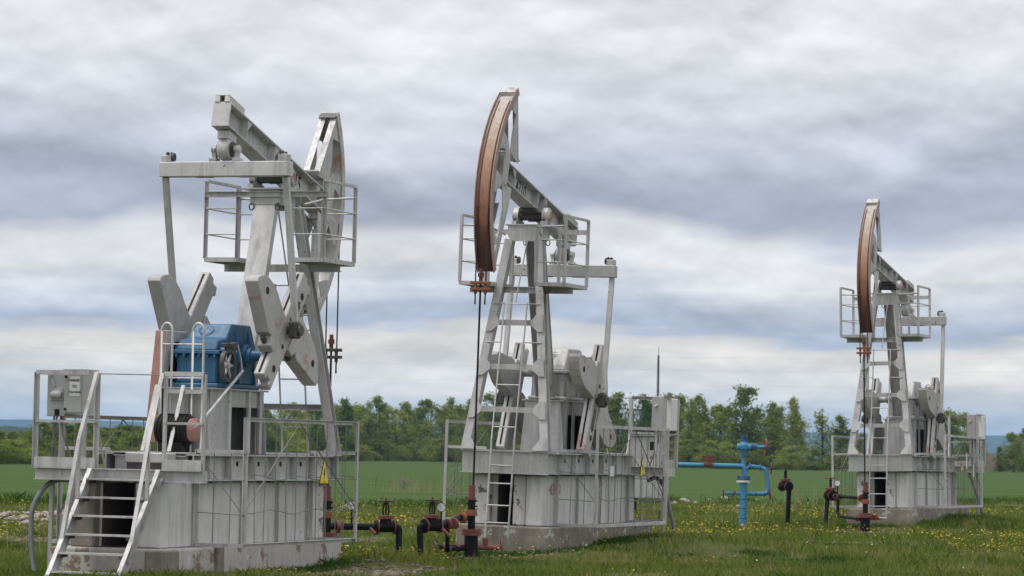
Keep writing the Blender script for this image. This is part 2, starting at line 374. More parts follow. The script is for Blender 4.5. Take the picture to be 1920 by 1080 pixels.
def make_pumpjack(key):
    cfg = MACH[key]; mat = machine_matrix(*cfg['m']); th = cfg['th']; near = cfg['sg']
    lab = {'A': 'grey beam pumpjack with bright blue gearbox, its curved head turned away behind rear stairs',
           'B': 'grey beam pumpjack with rust-brown curved head and 4310 lettered on its beam',
           'C': 'grey beam pumpjack with rust-brown head standing by the blue wellhead'}[key]
    P = thing('pumpjack', mat, lab, 'pumpjack', 'pumpjacks on the oil field')
    S = 'steel'
    # --- skid frame
    for sy in (1, -1):
        mb = MB().ibeam((0.86, sy * 0.60, 1.39), (-3.62, sy * 0.60, 1.39), 0.33, 0.2, 0.016)
        o = mb.build('skid_beam', S, P)
        for x in (0.1, -0.55, -1.25, -1.95, -2.65, -3.3):
            MB().box(x - 0.008, x + 0.008, sy * 0.61, sy * 0.695, 1.243, 1.537).build('stiffener', S, o)
        hb = MB()
        for x in (-0.22, -0.9, -1.62, -2.3):
            hb.tube((x, sy * 0.609, 1.44), (x, sy * 0.613, 1.44), 0.035, 10)
        hb.build('bolt_hole', 'dark', o)  # dark discs on the web, painted shade in place of real holes
    o = MB().box(0.85, 0.884, -0.705, 0.705, 1.235, 1.553).build('front_plate', S, P)
    MB().box(0.70, 0.91, -0.735, 0.735, 1.558, 1.585).build('foot_plate', S, P)
    MB().box(0.872, 0.90, -0.73, 0.73, 1.215, 1.232).build('bottom_lip', S, P)
    for x in (-0.35, -1.1, -2.7, -3.55):
        MB().ibeam((x, -0.5, 1.39), (x, 0.5, 1.39), 0.29, 0.12, 0.014).build('cross_beam', S, P)
    MB().box(-3.6, 0.84, -0.57, 0.57, 1.226, 1.234).build('added_shade_lid', S, P)  # added unseen lid, keeps light out of the foundation gap
    MB().box(-3.6, -2.2, -0.48, 0.62, 1.56, 1.575).build('motor_deck', S, P)
    # --- tower: two front legs, a wide rear strut
    def leg_pt(z, sy, dx=0.0, dy=0.0):
        t = (5.0 - z) / (5.0 - 1.585)
        return Vector((0.30 + 0.55 * t + dx, sy * (0.235 + 0.425 * t + dy), z))
    for sy in (1, -1):
        MB().channel(leg_pt(1.585, sy), leg_pt(4.9, sy), 0.15, 0.13, 0.014, up=(1, 0, 0), side=sy * -1).build('front_leg', S, P)
    for z in (3.585, 2.885, 2.215):
        a_, b_ = leg_pt(z, -1), leg_pt(z, 1)
        cb = MB().channel(a_ + Vector((0.05, 0.05, 0)), b_ + Vector((0.05, -0.05, 0)), 0.085, 0.085, 0.01, side=1).build('cross_bar', S, P)
        for sy in (1, -1):
            g = leg_pt(z, sy); x = g.x + 0.095
            up_, dn = leg_pt(z + 0.14, sy), leg_pt(z - 0.14, sy)
            MB().prism([(up_.y + sy * 0.05, up_.z), (dn.y + sy * 0.05, dn.z), (dn.y - sy * 0.04, dn.z), (g.y - sy * 0.15, z - 0.035), (g.y - sy * 0.15, z + 0.035), (up_.y - sy * 0.04, up_.z)],
                       lambda u, v, w, z=z: (x - (v - z) * 0.16 + w, u, v), 0.0, 0.012).build('gusset', S, cb)
    for sy in (1, -1):
        f = leg_pt(1.59, sy)
        MB().prism([(f.y + sy * 0.06, 1.586), (f.y + sy * 0.03, 1.80), (f.y - sy * 0.06, 1.80), (f.y - sy * 0.19, 1.62), (f.y - sy * 0.19, 1.586)],
                   lambda u, v, w: (0.955 - (v - 1.586) * 0.16 + w - 0.03, u, v), 0, 0.012).build('foot_gusset', S, P)
    st = MB()
    p0, p1 = Vector((-0.15, 0, 4.93)), Vector((-0.90, 0, 2.43))
    nrm = Vector((-0.958, 0, 0.287))
    st.bar(p0 + nrm * 0.07, p1 + nrm * 0.07, 0.31, 0.016, up=(1, 0, 0))
    for sy in (1, -1): st.bar(p0 + Vector((0, sy * 0.13, 0)), p1 + Vector((0, sy * 0.13, 0)), 0.014, 0.15, up=(1, 0, 0))
    st.build('rear_strut', S, P)
    MB().box(-1.02, -0.76, -0.2, 0.2, 2.425, 2.45).build('strut_foot', S, P)
    for sy in (1, -1):
        MB().path([(-0.25, sy * 0.19 + 0.035 * math.cos(t), 4.90 + 0.045 * math.sin(t)) for t in np.linspace(0, 2 * math.pi, 11)], 0.009, 6).build('lifting_ring', 'grime_and_shade', P)
    # saddle on top
    sad = MB().prism([(-0.29, 5.13), (0.29, 5.13), (0.29, 4.98), (0.235, 4.885), (-0.235, 4.885), (-0.29, 4.98)], lambda u, v, w: (w, u, v), 0.31, 0.325)
    sad.prism([(-0.22, 5.13), (0.22, 5.13), (0.22, 4.93), (-0.22, 4.93)], lambda u, v, w: (w, u, v), -0.24, -0.225)
    for sy in (1, -1): sad.box(-0.225, 0.31, sy * 0.20, sy * 0.215, 4.93, 5.13)
    sad.build('saddle', S, P)
    MB().box(-0.28, 0.345, -0.33, 0.33, 5.133, 5.155).build('saddle_plate', S, P)
    # --- beam frame transform: x along the beam, z up from the pivot
    BT = Matrix.Translation((0, 0, ZP)) @ Matrix.Rotation(-th, 4, 'Y')
    pb = MB().tube((0, -0.24, 0), (0, 0.24, 0), 0.068, 16).xf(Matrix.Translation((0, 0, ZP)))
    pb.build('pivot_shaft', 'grime_and_shade', P)
    for sy in (1, -1):
        q = MB().lathe((0, sy * 0.20, ZP), (0, sy, 0), [(0, 0.0), (0, 0.14), (0.085, 0.14), (0.085, 0.10), (0.10, 0.09), (0.10, 0.0)], 20)
        q.box(-0.19, 0.19, sy * 0.205, sy * 0.285, ZP - 0.146, ZP - 0.085)
        q.build('bearing_housing', S, P)
        cap = MB().lathe((0, sy * 0.302, ZP), (0, sy, 0), [(0, 0.0), (0, 0.085), (0.012, 0.08), (0.012, 0.0)], 16)
        cap.build('bearing_cap', 'primer', P)
        for x in (-0.16, 0.16): MB().tube((x, sy * 0.245, ZP - 0.085), (x, sy * 0.245, ZP - 0.045), 0.022, 6).build('bolt', 'grime_and_shade', P)
    MB().box(-0.26, 0.26, -0.15, 0.15, 0.0, 0.05).xf(BT).build('pivot_block', 'grime_and_shade', P)
    # --- walking beam
    HB0, HB1 = 0.064, 0.385
    BB = BT @ Matrix(((1, 0, 0, 0), (0, 1, 0, 0), (-0.05, 0, 1, 0), (0, 0, 0, 1)))
    zc = (HB0 + HB1) / 2
    bm_ = MB().ibeam((-1.82, 0, zc), (1.62, 0, zc), HB1 - HB0, 0.245, 0.02).xf(BB).build('walking_beam', S, P)
    for x in (-1.23, -0.27, -0.16, 0.13, 1.26):
        for sy in (1, -1):
            MB().box(x - 0.008, x + 0.008, sy * 0.011, sy * 0.118, HB0 + 0.021, HB1 - 0.021).xf(BB).build('stiffener', S, bm_)
    for x in (-1.21, -0.25, 1.28):
        for sy in (1, -1):
            MB().prism([(x, HB1 - 0.022), (x + 0.13, HB1 - 0.022), (x, HB1 - 0.16)], lambda u, v, w, sy=sy: (u, sy * w, v), 0.105, 0.113).xf(BB).build('corner_gusset', S, bm_)
    MB().box(-1.845, -1.822, -0.124, 0.124, HB0 - 0.004, HB1 + 0.004).xf(BB).build('end_plate', S, bm_)
    wb = MB()
    for sy in (1, -1): wb.box(-1.86, -1.36, sy * 0.035, sy * 0.105, HB1 + 0.003, HB1 + 0.085)
    wb.box(-1.862, -1.357, -0.098, 0.098, HB1 + 0.086, HB1 + 0.096)
    wb.xf(BB).build('balance_box', S, P)
    # painted number on the web
    num = {'A': '4315', 'B': '4310', 'C': '4311'}[key]
    text_mesh(num, 0.33, lambda u, v: BB @ Vector((0.70 - near * u, near * 0.0125, zc - 0.01 + v)), 'painted_number', 'ink', bm_, thick=0.004, sx=0.72)
    # --- horse head
    hd = MB()
    def hp(r, t): return (r * math.cos(t), r * math.sin(t))
    ts = np.linspace(A1, A2, 33)
    for sy in (1, -1):
        rim = [hp(RH, t) for t in ts] + [hp(RH - 0.115, t) for t in ts[::-1]]
        hd.prism(rim, lambda u, v, w: (u, w, v), sy * (WH - 0.012), sy * WH)
    hd.xf(BT); head = hd.build('horse_head', 'rim' if key != 'A' else 'steel_red', P)
    for sy in (1, -1):
        polys = [[(1.705, 1.50), (1.93, 1.12), (1.61, 1.08), (1.67, 0.76), (1.64, 0.45), (1.25, 0.42)],
                 [(2.10, 0.70), (2.17, 0.34), (1.87, 0.43), (1.66, 0.48), (1.76, 0.60)],
                 [(1.87, 0.44), (1.655, 0.49), (1.60, -0.14), (1.81, -0.12)],
                 [(2.16, 0.0), (2.14, -0.36), (2.02, -0.34), (1.80, -0.13), (1.83, -0.02)],
                 [(1.81, -0.10), (1.38, -0.05), (1.40, -0.30), (1.54, -0.68), (1.63, -0.5)],
                 [(1.44, -0.3), (1.60, -0.3), (1.70, -1.42), (1.60, -1.46)],
                 [(1.97, -0.88), (1.82, -1.18), (1.66, -1.0)]]
        for k, pl in enumerate(polys):
            off = 0.0035 * (k % 2) + 0.002
            MB().prism(pl, lambda u, v, w: (u, w, v), sy * (WH - 0.024 - off), sy * (WH - 0.014 - off)).xf(BT).build('cheek_plate', S, head)
        MB().bar((1.685, sy * 0.083, 1.475), (1.255, sy * 0.083, 0.44), 0.09, 0.012, up=(-0.92, 0, 0.38)).xf(BT).build('back_flange', S, head)
        MB().bar((1.64, sy * 0.083, -1.46), (1.42, sy * 0.083, -0.30), 0.09, 0.012, up=(-1, 0, -0.2)).xf(BT).build('back_flange', S, head)
    # rope track: recessed web between the rims
    tr = MB(); n = len(ts)
    vs = []
    for t in ts:
        for r, y in ((RH - 0.05, -WH + 0.013), (RH - 0.05, WH - 0.013), (RH - 0.062, WH - 0.013), (RH - 0.062, -WH + 0.013)):
            u, v = hp(r, t); vs.append((u, y, v))
    fs = []
    for i in range(n - 1):
        for k in range(4): fs.append((i * 4 + k, i * 4 + (k + 1) % 4, (i + 1) * 4 + (k + 1) % 4, (i + 1) * 4 + k))
    tr.add(vs, fs).add(vs, [(0, 1, 2, 3), (4 * n - 1, 4 * n - 2, 4 * n - 3, 4 * n - 4)])
    tro = tr.xf(BT).build('rope_track', 'track' if key != 'A' else 'steel_red', head)
    at = tro.data.attributes.new('along', 'FLOAT', 'POINT')
    at.data.foreach_set('value', [float(np.clip((ts[0] - math.atan2(*(lambda p: (p.z, p.x))(BT.inverted() @ v.co))) / (ts[0] - ts[-1]), 0, 1)) for v in tro.data.vertices])
    rd = MB()
    for y in (-0.085, 0.085):
        rd.path([BT @ Vector((hp(RH - 0.045, t)[0], y, hp(RH - 0.045, t)[1])) for t in ts[3:]], 0.011, 6)
    rd.build('rope', 'rust' if key != 'A' else 'rope', head)
    for t_, w_ in ((A1 - 0.01, 0.03), (0.30, 0.02), (0.0, 0.02), (-0.3, 0.02), (A2 + 0.05, 0.02)):
        MB().bar(BT @ Vector((*[hp(RH - 0.10, t_)[0]], -WH + 0.016, hp(RH - 0.10, t_)[1])), BT @ Vector((hp(RH - 0.10, t_)[0], WH - 0.016, hp(RH - 0.10, t_)[1])), 0.09, w_).build('spreader', S, head)
    MB().box(1.19, 1.62, -0.125, 0.125, 0.475, 0.495).xf(BT).build('seat_plate', S, head)
    MB().box(1.57, 1.66, -0.11, 0.11, -0.10, 0.44).xf(BT).build('hinge_column', S, head)
    cap = hp(RH - 0.02, A1 - 0.03)
    MB().bar(BT @ Vector((cap[0], -0.126, cap[1])), BT @ Vector((cap[0], 0.126, cap[1])), 0.06, 0.16, up=BT.to_3x3() @ Vector((-math.sin(A1), 0, math.cos(A1)))).build('top_cap', S, head)
    # --- bridle and polished rod
    tz = -th                                   # tangent point, straight ahead of the pivot
    xr = RH - 0.045
    hang = {'A': 2.95, 'B': 4.02, 'C': 3.75}[key]
    br = MB()
    for y in (-0.085, 0.085):
        br.path([(xr, y, ZP), (xr, y, hang + 0.14), (xr, y, hang - 0.1)], 0.011, 6)
    bro = br.build('wire_bridle', 'rope', P)
    cbm = 'valveorange' if key != 'A' else 'grime_and_shade'
    hb = MB()
    for dz in (0.0, 0.10): hb.box(xr - 0.035, xr + 0.035, -0.16, 0.16, hang + dz - 0.022, hang + dz + 0.022)
    for y in (-0.08, 0.08): hb.tube((xr, y, hang - 0.07), (xr, y, hang + 0.13), 0.026, 8)
    hb.build('carrier_bar', cbm, P, bevel=0.006)
    MB().tube((xr, 0, hang + 0.12), (xr, 0, hang + 0.32), 0.03, 10).tube((xr, 0, hang + 0.19), (xr, 0, hang + 0.25), 0.05, 8).build('rod_clamp', 'rust', P)
    for y in (-0.08, 0.08): MB().tube((xr, y, hang - 0.23), (xr, y, hang - 0.07), 0.014, 6, 0.01).build('rope_socket', 'dark', P)
    MB().tube((xr, 0, 0.95), (xr, 0, hang + 0.2), 0.017, 8).build('polished_rod', 'dark', P)
    # --- equaliser: hanger, drum, traverse
    eq = BT @ Vector((-1.58, 0, 0.0))
    ex, ez = eq.x, eq.z
    tt = ez - 0.251                              # top of the traverse
    MB().box(-1.70, -1.46, -0.085, 0.085, 0.03, 0.134).xf(BT).build('hanger_block', S, P)
    for x in (-1.66, -1.50):
        for y in (-0.055, 0.055): MB().tube((x, y, 0.029), (x, y, -0.015), 0.024, 6).xf(BT).build('hanger_bolt', S, P)
    zd = tt + 0.165
    MB().lathe((ex, -0.085, zd), (0, 1, 0), [(0, 0.0), (0, 0.125), (0.02, 0.15), (0.13, 0.15), (0.17, 0.125), (0.17, 0.0)], 22).build('equaliser_drum', S, P)
    MB().lathe((ex, -0.105, zd), (0, 1, 0), [(0, 0.0), (0, 0.10), (0.018, 0.10), (0.018, 0.0)], 18).lathe((ex, 0.087, zd), (0, 1, 0), [(0, 0.0), (0, 0.10), (0.018, 0.10), (0.018, 0.0)], 18).build('drum_flange', 'grime_and_shade', P)
    for sy in (1, -1):
        pl = MB().tube((ex, sy * 0.115, zd), (ex, sy * 0.20, zd), 0.055, 12)
        pl.box(ex - 0.035, ex + 0.035, sy * 0.13, sy * 0.19, tt + 0.045, zd - 0.02).box(ex - 0.075, ex + 0.075, sy * 0.115, sy * 0.215, tt + 0.003, tt + 0.05)
        pl.build('drum_pedestal', S, P, bevel=0.006)
    trv = MB().box(ex - 0.09, ex + 0.09, -0.923, 0.923, tt - 0.194, tt).build('traverse', S, P, bevel=0.008)
    for sy in (1, -1):
        e_ = MB().box(ex - 0.07, ex + 0.05, sy * 0.77, sy * 0.905, tt + 0.003, tt + 0.095)
        e_.build('end_bracket', S, trv, bevel=0.008)
        g_ = MB()
        for k in range(4): g_.tube((ex - 0.06 + 0.03 * k, sy * (0.80 + 0.028 * (k % 3)), tt + 0.096), (ex - 0.06 + 0.03 * k, sy * (0.80 + 0.028 * (k % 3)), tt + 0.125 + 0.012 * (k % 2)), 0.017, 6)
        g_.lathe((ex + 0.0, sy * 0.74, tt + 0.07), (0, sy, 0), [(0, 0.0), (0, 0.055), (0.03, 0.06), (0.03, 0.0)], 10)
        g_.build('bracket_bolt', 'grime_and_shade', trv)
        MB().box(ex - 0.06, ex + 0.06, sy * 0.30 - 0.12, sy * 0.30 + 0.12, tt - 0.204, tt - 0.196).build('clamp_plate', S, trv)
    # --- cranks, weights, pitmans
    CX, CZ = -1.44, 2.85
    ca = R(cfg['crank'])
    def cp(u, v, w): return (CX + u * math.cos(ca) - v * math.sin(ca), w, CZ + u * math.sin(ca) + v * math.cos(ca))
    arm = [(-0.47, 0.16), (-0.47, 0.05), (-0.40, 0.05), (-0.40, -0.05), (-0.47, -0.05), (-0.47, -0.16), (0.30, -0.165), (1.27, -0.15), (1.30, -0.21), (1.42, -0.16), (1.38, -0.03),
           (1.43, 0.0), (1.41, 0.15), (0.3, 0.165)]
    w1 = [(-0.04, 0.175), (0.52, 0.175), (0.53, 0.42), (0.56, 0.64), (0.545, 0.80), (0.49, 0.97), (0.42, 1.08), (0.34, 1.15), (0.26, 1.20), (0.20, 1.18), (0.17, 1.10), (0.03, 0.62), (-0.02, 0.46), (0.02, 0.36), (-0.10, 0.30), (-0.10, 0.175)]
    w2 = [(u + 0.38, -v) for u, v in w1]
    pin = (0.47, 0.0)
    for sy in (1, -1):
        y0, y1 = (0.50, 0.66) if sy > 0 else (-0.66, -0.50)
        c_ = MB()
        c_.prism(arm, cp, sy * 0.61, sy * 0.76)
        cr_ = c_.build('crank', 'weight' if (sy != near) else 'steel_red', P, bevel=0.012)
        gv = MB()
        for v0 in (0.1655, -0.1695):
            gv.prism([(-0.44, v0), (1.36, v0 - 0.012 * (1 if v0 > 0 else -1)), (1.36, v0 + 0.004 - 0.012 * (1 if v0 > 0 else -1)), (-0.44, v0 + 0.004)], cp, sy * 0.672, sy * 0.702)
        gv.build('weight_slot', 'dark', cr_)  # dark strips along the edges, painted shade of the groove
        hl = MB()
        for u, r in ((1.12, 0.05), (0.84, 0.042), (0.20, 0.035), (-0.2, 0.05), (1.0, 0.02)):
            c0, c1 = Vector(cp(u, -0.03, sy * 0.761)), Vector(cp(u, -0.03, sy * 0.764)); hl.tube(c0, c1, r, 12)
        hl.build('crank_hole', 'dark', cr_)  # dark discs on the face, painted shade of the holes
        MB().prism([(0.62, 0.05), (0.98, 0.05), (0.98, -0.08), (0.62, -0.08)], cp, sy * 0.761, sy * 0.767).build('crank_pocket', 'grime_and_shade', cr_)  # dark plate, painted shade of the recess
        for wpoly in (w1, w2):
            wm = 'steel_red' if (wpoly is w2 or sy == near) else 'weight'
            wo_ = MB().prism(wpoly, cp, sy * 0.595, sy * 0.785).build('counterweight', wm, P, bevel=0.012, seg=2)
            cu_, cv_ = (0.33, 0.88) if wpoly is w1 else (0.71, -0.88)
            MB().tube(cp(cu_, cv_, sy * 0.786), cp(cu_, cv_, sy * 0.789), 0.05, 14).build('lifting_hole', 'dark', wo_)  # dark disc painted for the shade in the hole
            MB().tube(cp(cu_ - 0.38, cv_ * 0.27, sy * 0.69), cp(cu_ - 0.38, cv_ * 0.47, sy * 0.69), 0.035, 8).build('clamp_bolt', 'grime_and_shade', wo_)
        # shaft stub
        MB().lathe((CX, sy * 0.30, CZ), (0, sy, 0), [(0, 0.0), (0, 0.15), (0.06, 0.15), (0.06, 0.11), (0.10, 0.10), (0.10, 0.075), (0.33, 0.075), (0.33, 0.0)], 18).build('output_shaft', cfg['gear'], P)
        pp = Vector(cp(pin[0], pin[1], sy * 0.865))
        MB().tube(cp(pin[0], pin[1], sy * 0.762), cp(pin[0], pin[1], sy * 0.93), 0.05, 12).lathe(Vector(cp(pin[0], pin[1], sy * 0.93)), (0, sy, 0), [(0, 0.0), (0, 0.075), (0.03, 0.075), (0.03, 0.0)], 12).build('wrist_pin', 'grime_and_shade', P)
        MB().box(pp.x - 0.085, pp.x + 0.085, sy * 0.80, sy * 0.92, pp.z - 0.11, pp.z + 0.12).build('pin_bearing', 'grime_and_shade', P, bevel=0.02)
        top = Vector((ex, sy * 0.865, tt - 0.196)); bot = Vector((pp.x, sy * 0.865, pp.z + 0.12))
        MB().bar(bot, top, 0.078, 0.078, up=(1, 0, 0)).build('pitman_arm', S, P, bevel=0.008)
    # --- gearbox on its pedestal
    G = cfg['gear']
    ped = MB()
    ped.box(-2.64, -0.78, -0.36, 0.36, 2.385, 2.408)
    po = ped.build('pedestal_top', S, P)
    MB().prism([(-0.30, 2.383), (0.30, 2.383), (0.37, 1.56), (-0.37, 1.56)], lambda u, v, w: (w, u, v), -0.835, -0.82).build('pedestal_front', S, P)
    MB().prism([(-0.30, 2.383), (0.30, 2.383), (0.33, 1.58), (-0.33, 1.58)], lambda u, v, w: (w, u, v), -2.56, -2.545).build('pedestal_back', S, P)
    for sy in (1, -1):
        sp = MB().prism([(-2.54, 2.383), (-0.84, 2.383), (-0.84, 2.17), (-2.54, 2.17)], lambda u, v, w: (u, w, v), sy * 0.305, sy * 0.317)
        sp.prism([(-2.54, 2.168), (-1.93, 2.168), (-1.85, 1.56), (-2.54, 1.56)], lambda u, v, w: (u, w, v), sy * 0.305, sy * 0.317)
        sp.prism([(-1.02, 2.168), (-0.84, 2.168), (-0.84, 1.56), (-0.98, 1.56)], lambda u, v, w: (u, w, v), sy * 0.305, sy * 0.317)
        sp.build('pedestal_side', S, P)
        for x in (-1.98, -1.36, -1.0):
            MB().bar((x, sy * 0.335, 1.577), (x, sy * 0.335, 2.383), 0.035, 0.07, up=(1, 0, 0)).build('pedestal_rib', S, P)
    MB().box(-2.4, -0.9, -0.06, 0.06, 1.58, 2.38).build('pedestal_shade_web', 'grime_and_shade', P)  # dark sheet added as the shade seen through the pedestal openings
    low = [(-2.30, 2.47), (-1.02, 2.47), (-1.02, 2.84), (-2.30, 2.84)]
    gb = MB().prism(low, lambda u, v, w: (u, w, v), -0.28, 0.28)
    gb.box(-2.34, -0.98, -0.325, 0.325, 2.411, 2.468)
    g_o = gb.build('gearbox', G, P, bevel=0.015)
    MB().box(-2.35, -0.97, -0.34, 0.34, 2.842, 2.893).build('split_flange', G, g_o, bevel=0.008)
    MB().prism([(-2.30, 2.895), (-2.24, 3.02), (-1.98, 3.06), (-1.82, 3.25), (-1.22, 3.25), (-1.05, 2.97), (-1.02, 2.895)], lambda u, v, w: (u, w, v), -0.275, 0.275).build('cover', G, g_o, bevel=0.015)
    for sy in (1, -1):
        for x in (-2.1, -1.8, -1.44):
            MB().lathe((x, sy * 0.275, 2.85), (0, sy, 0), [(0, 0.0), (0, 0.13), (0.075, 0.125), (0.075, 0.09), (0.10, 0.085), (0.10, 0.0)], 16).build('bearing_cover', G, g_o)
        for x in (-2.2, -1.95, -1.62, -1.12):
            MB().prism([(0.281, 2.47), (0.32, 2.47), (0.281, 2.83)], lambda u, v, w, sy=sy: (w, sy * u, v), x - 0.012, x + 0.012).build('rib', G, g_o)
        for x in (-1.7, -1.3):
            MB().prism([(0.276, 2.895), (0.33, 2.895), (0.276, 3.2)], lambda u, v, w, sy=sy: (w, sy * u, v), x - 0.01, x + 0.01).build('rib', G, g_o)
    for y in np.linspace(-0.27, 0.27, 6): MB().tube((-2.335, y, 2.80), (-2.335, y, 2.841), 0.02, 6).build('flange_bolt', G, g_o)
    if key != 'A':    # maker's ribs cast on the cover
        rb = MB()
        for k in range(8): rb.box(-1.045 - 0.014 * k, -1.035 - 0.014 * k, -0.18 + 0.02 * (k % 2), -0.02 + 0.018 * k, 2.96 + 0.03 * k, 2.972 + 0.03 * k)
        rb.build('cast_rib', S, g_o)
    else:
        rg = MB(); rg.path([(-1.9 + 0.06 * math.sin(t), 0.05 + 0.10 * math.cos(t), 3.165 + 0.055 * math.sin(t)) for t in np.linspace(0, 2 * math.pi, 20)], 0.006, 5)
        rg.build('cast_emblem', G, g_o)
    # brake wheel and lever
    bw = MB()
    bw.lathe((-2.25, -0.395, 2.70), (0, -1, 0), [(0, 0.17), (0, 0.215), (0.055, 0.215), (0.055, 0.17), (0, 0.17)], 26)
    bwo = bw.build('brake_wheel', 'grime_and_shade', P)
    spk = MB().lathe((-2.25, -0.375, 2.70), (0, -1, 0), [(0, 0.0), (0, 0.05), (0.07, 0.045), (0.07, 0.0)], 12)
    for k in range(6):
        t = k * math.pi / 3; spk.bar((-2.25, -0.42, 2.70), (-2.25 + 0.18 * math.cos(t), -0.42, 2.70 + 0.18 * math.sin(t)), 0.03, 0.016, up=(0, 1, 0))
    spk.build('wheel_spoke', 'steel', bwo)
    MB().box(-2.36, -2.14, -0.44, -0.36, 2.925, 2.985).box(-2.10, -2.0, -0.45, -0.37, 2.90, 3.0).build('brake_band', 'grime_and_shade', P, bevel=0.01)
    MB().path([(-2.02, -0.45, 2.97), (-1.95, -0.47, 2.78), (-1.93, -0.48, 2.63)], 0.014, 6).build('brake_link', 'steel', P)
    MB().tube((-1.93, -0.49, 2.64), (-3.15, -0.50, 1.98), 0.02, 8).build('brake_rod', 'steel', P)
    MB().path([(-3.12, -0.50, 2.0), (-3.18, -0.50, 1.6)], 0.022, 6).path([(-3.2, -0.5, 1.95), (-3.12, -0.5, 2.35), (-3.10, -0.5, 2.42)], 0.016, 6).build('brake_lever', 'steel', P)
    # motor, belt guard
    mo = MB().lathe((-2.80, 0.26, 1.86), (0, -1, 0), [(0, 0.0), (0, 0.17), (0.03, 0.19), (0.42, 0.19), (0.44, 0.17), (0.44, 0.0)], 22)
    for k in range(9): mo.lathe((-2.80, 0.22 - 0.045 * k, 1.86), (0, -1, 0), [(0, 0.19), (0, 0.207), (0.012, 0.207), (0.012, 0.19)], 22)
    mo.box(-2.96, -2.64, -0.12, 0.2, 1.577, 1.70)
    mo.build('motor', 'dark', P)
    MB().lathe((-2.80, -0.185, 1.86), (0, -1, 0), [(0, 0.15), (0.07, 0.15), (0.10, 0.125), (0.12, 0.08), (0.12, 0.0)], 20).build('motor_fan_cover', 'primer', P)
    for y in (0.34, -0.03):
        MB().angle((-3.10, y, 1.577), (-2.72, y, 2.42), 0.05, 0.006, up=(0, 1, 0)).build('guard_brace', S, P)
        MB().angle((-2.58, y, 1.577), (-2.62, y, 2.38), 0.05, 0.006, up=(0, 1, 0)).build('guard_brace', S, P)
    gd = MB().prism([(-2.42, 3.14), (-1.80, 3.14), (-2.05, 1.70), (-2.67, 1.70)], lambda u, v, w: (u, w, v), 0.37, 0.53)
    go = gd.build('belt_guard', S, P, bevel=0.01)
    MB().prism([(-2.425, 3.135), (-2.675, 1.705), (-2.679, 1.705), (-2.429, 3.135)], lambda u, v, w: (u, w, v), 0.375, 0.525).build('guard_end_panel', 'primer', go)
    MB().prism([(-2.63, 2.05), (-2.45, 2.05), (-2.0, 3.0), (-2.18, 3.0)], lambda u, v, w: (u, w, v), 0.345, 0.366).build('drive_belt', 'dark', P)
    # small access ladder with hooped grab rails behind the gearbox
    ld = MB()
    for y in (0.30, -0.14):
        hoop = [(-2.72, y, 1.58), (-2.72, y, 3.12)] + [(-2.72, y - 0.075 + 0.075 * math.cos(t), 3.12 + 0.1 * math.sin(t)) for t in np.linspace(0, math.pi, 9)] + [(-2.72, y - 0.15, 2.1)]
        ld.path(hoop, 0.017, 8)
    for z in (2.95, 2.52):
        ld.tube((-2.72, 0.31, z), (-2.72, -0.30, z), 0.012, 6)
    ld.build('grab_rail', S, P)
    MB().box(-2.76, -2.68, -0.30, 0.18, 2.32, 2.375).build('ladder_step', S, P)
    MB().box(-2.79, -2.72, -0.30, 0.18, 1.95, 1.99).build('ladder_step', S, P)
    MB().box(-3.9, -3.64, -0.38, 0.2, 1.44, 1.565).build('timber_beam', 'steel', P, bevel=0.01)
    MB().box(-3.88, -3.64, -0.36, 0.18, 1.215, 1.438).build('beam_packing', 'grime_and_shade', P)
    # --- upper service baskets
    BX0, BX1, BYO, BYI, BZ0, BZ1 = -0.224, 0.859, 0.87, 0.40, 4.19, 5.255
    for sy in (1, -1):
        deck = MB().box(BX0, BX1, sy * BYI, sy * BYO, BZ0 + 0.0, BZ0 + 0.012).build('basket_deck', S, P)
        rl = MB()
        cor = {'or': (BX0, BYO), 'of': (BX1, BYO), 'ir': (BX0, BYI), 'if': (BX1, BYI)}
        for k, (x, y) in cor.items():
            zt_ = BZ1 if k[0] == 'o' else (5.16 if k[1] == 'r' else 5.05)
            MB().angle((x, sy * y, BZ0 + 0.013), (x, sy * y, zt_), 0.045, 0.006, up=(1, 0, 0)).build('basket_post', S, deck)
        MB().bar((BX0, sy * BYO, BZ1), (BX1, sy * BYO, BZ1), 0.045, 0.035).build('basket_top_rail', S, deck)
        MB().tube((BX1, sy * BYO, 5.10), (BX1, sy * BYI, 5.08), 0.016, 8).tube((BX1, sy * BYI, 5.08), (BX1 - 0.45, sy * (BYI - 0.1), 4.98), 0.016, 8).build('basket_hand_rail', S, deck)
        for z in (4.53, 4.88):
            m_ = MB().tube((BX0, sy * BYO, z), (BX1, sy * BYO, z), 0.011, 6).tube((BX0, sy * BYO, z), (BX0, sy * BYI, z), 0.011, 6)
            m_.tube((BX1, sy * BYO, z), (BX1, sy * BYI, z), 0.011, 6)
            m_.build('basket_mid_rail', S, deck)
        fr = MB()
        for p_, q_ in (((BX0, BYO), (BX1, BYO)), ((BX0, BYI), (BX1, BYI)), ((BX0, BYI), (BX0, BYO)), ((BX1, BYI), (BX1, BYO))):
            fr.bar((p_[0], sy * p_[1], BZ0 - 0.005), (q_[0], sy * q_[1], BZ0 - 0.005), 0.03, 0.06)
        fr.build('deck_frame', S, deck)
    MB().channel((BX0 - 0.02, -0.89, 5.07), (BX0 - 0.02, 0.89, 5.07), 0.075, 0.05, 0.008, side=1).build('rear_rail_channel', S, P)
    MB().channel((0.42, -0.86, 4.108), (0.42, 0.86, 4.108), 0.10, 0.06, 0.01, side=-1).build('basket_support', S, P)
    # --- climbing ladder up the tower front
    for y in (-0.195, 0.185):
        MB().path([(1.12, y, 0.22), (0.99, y, 1.55), (0.985, y, 1.75)], 0.017, 6).path([(0.985, y, 1.72), (leg_pt(3.88, 1).x + 0.13, y, 3.90)], 0.014, 6).build('ladder_rail', S, P)
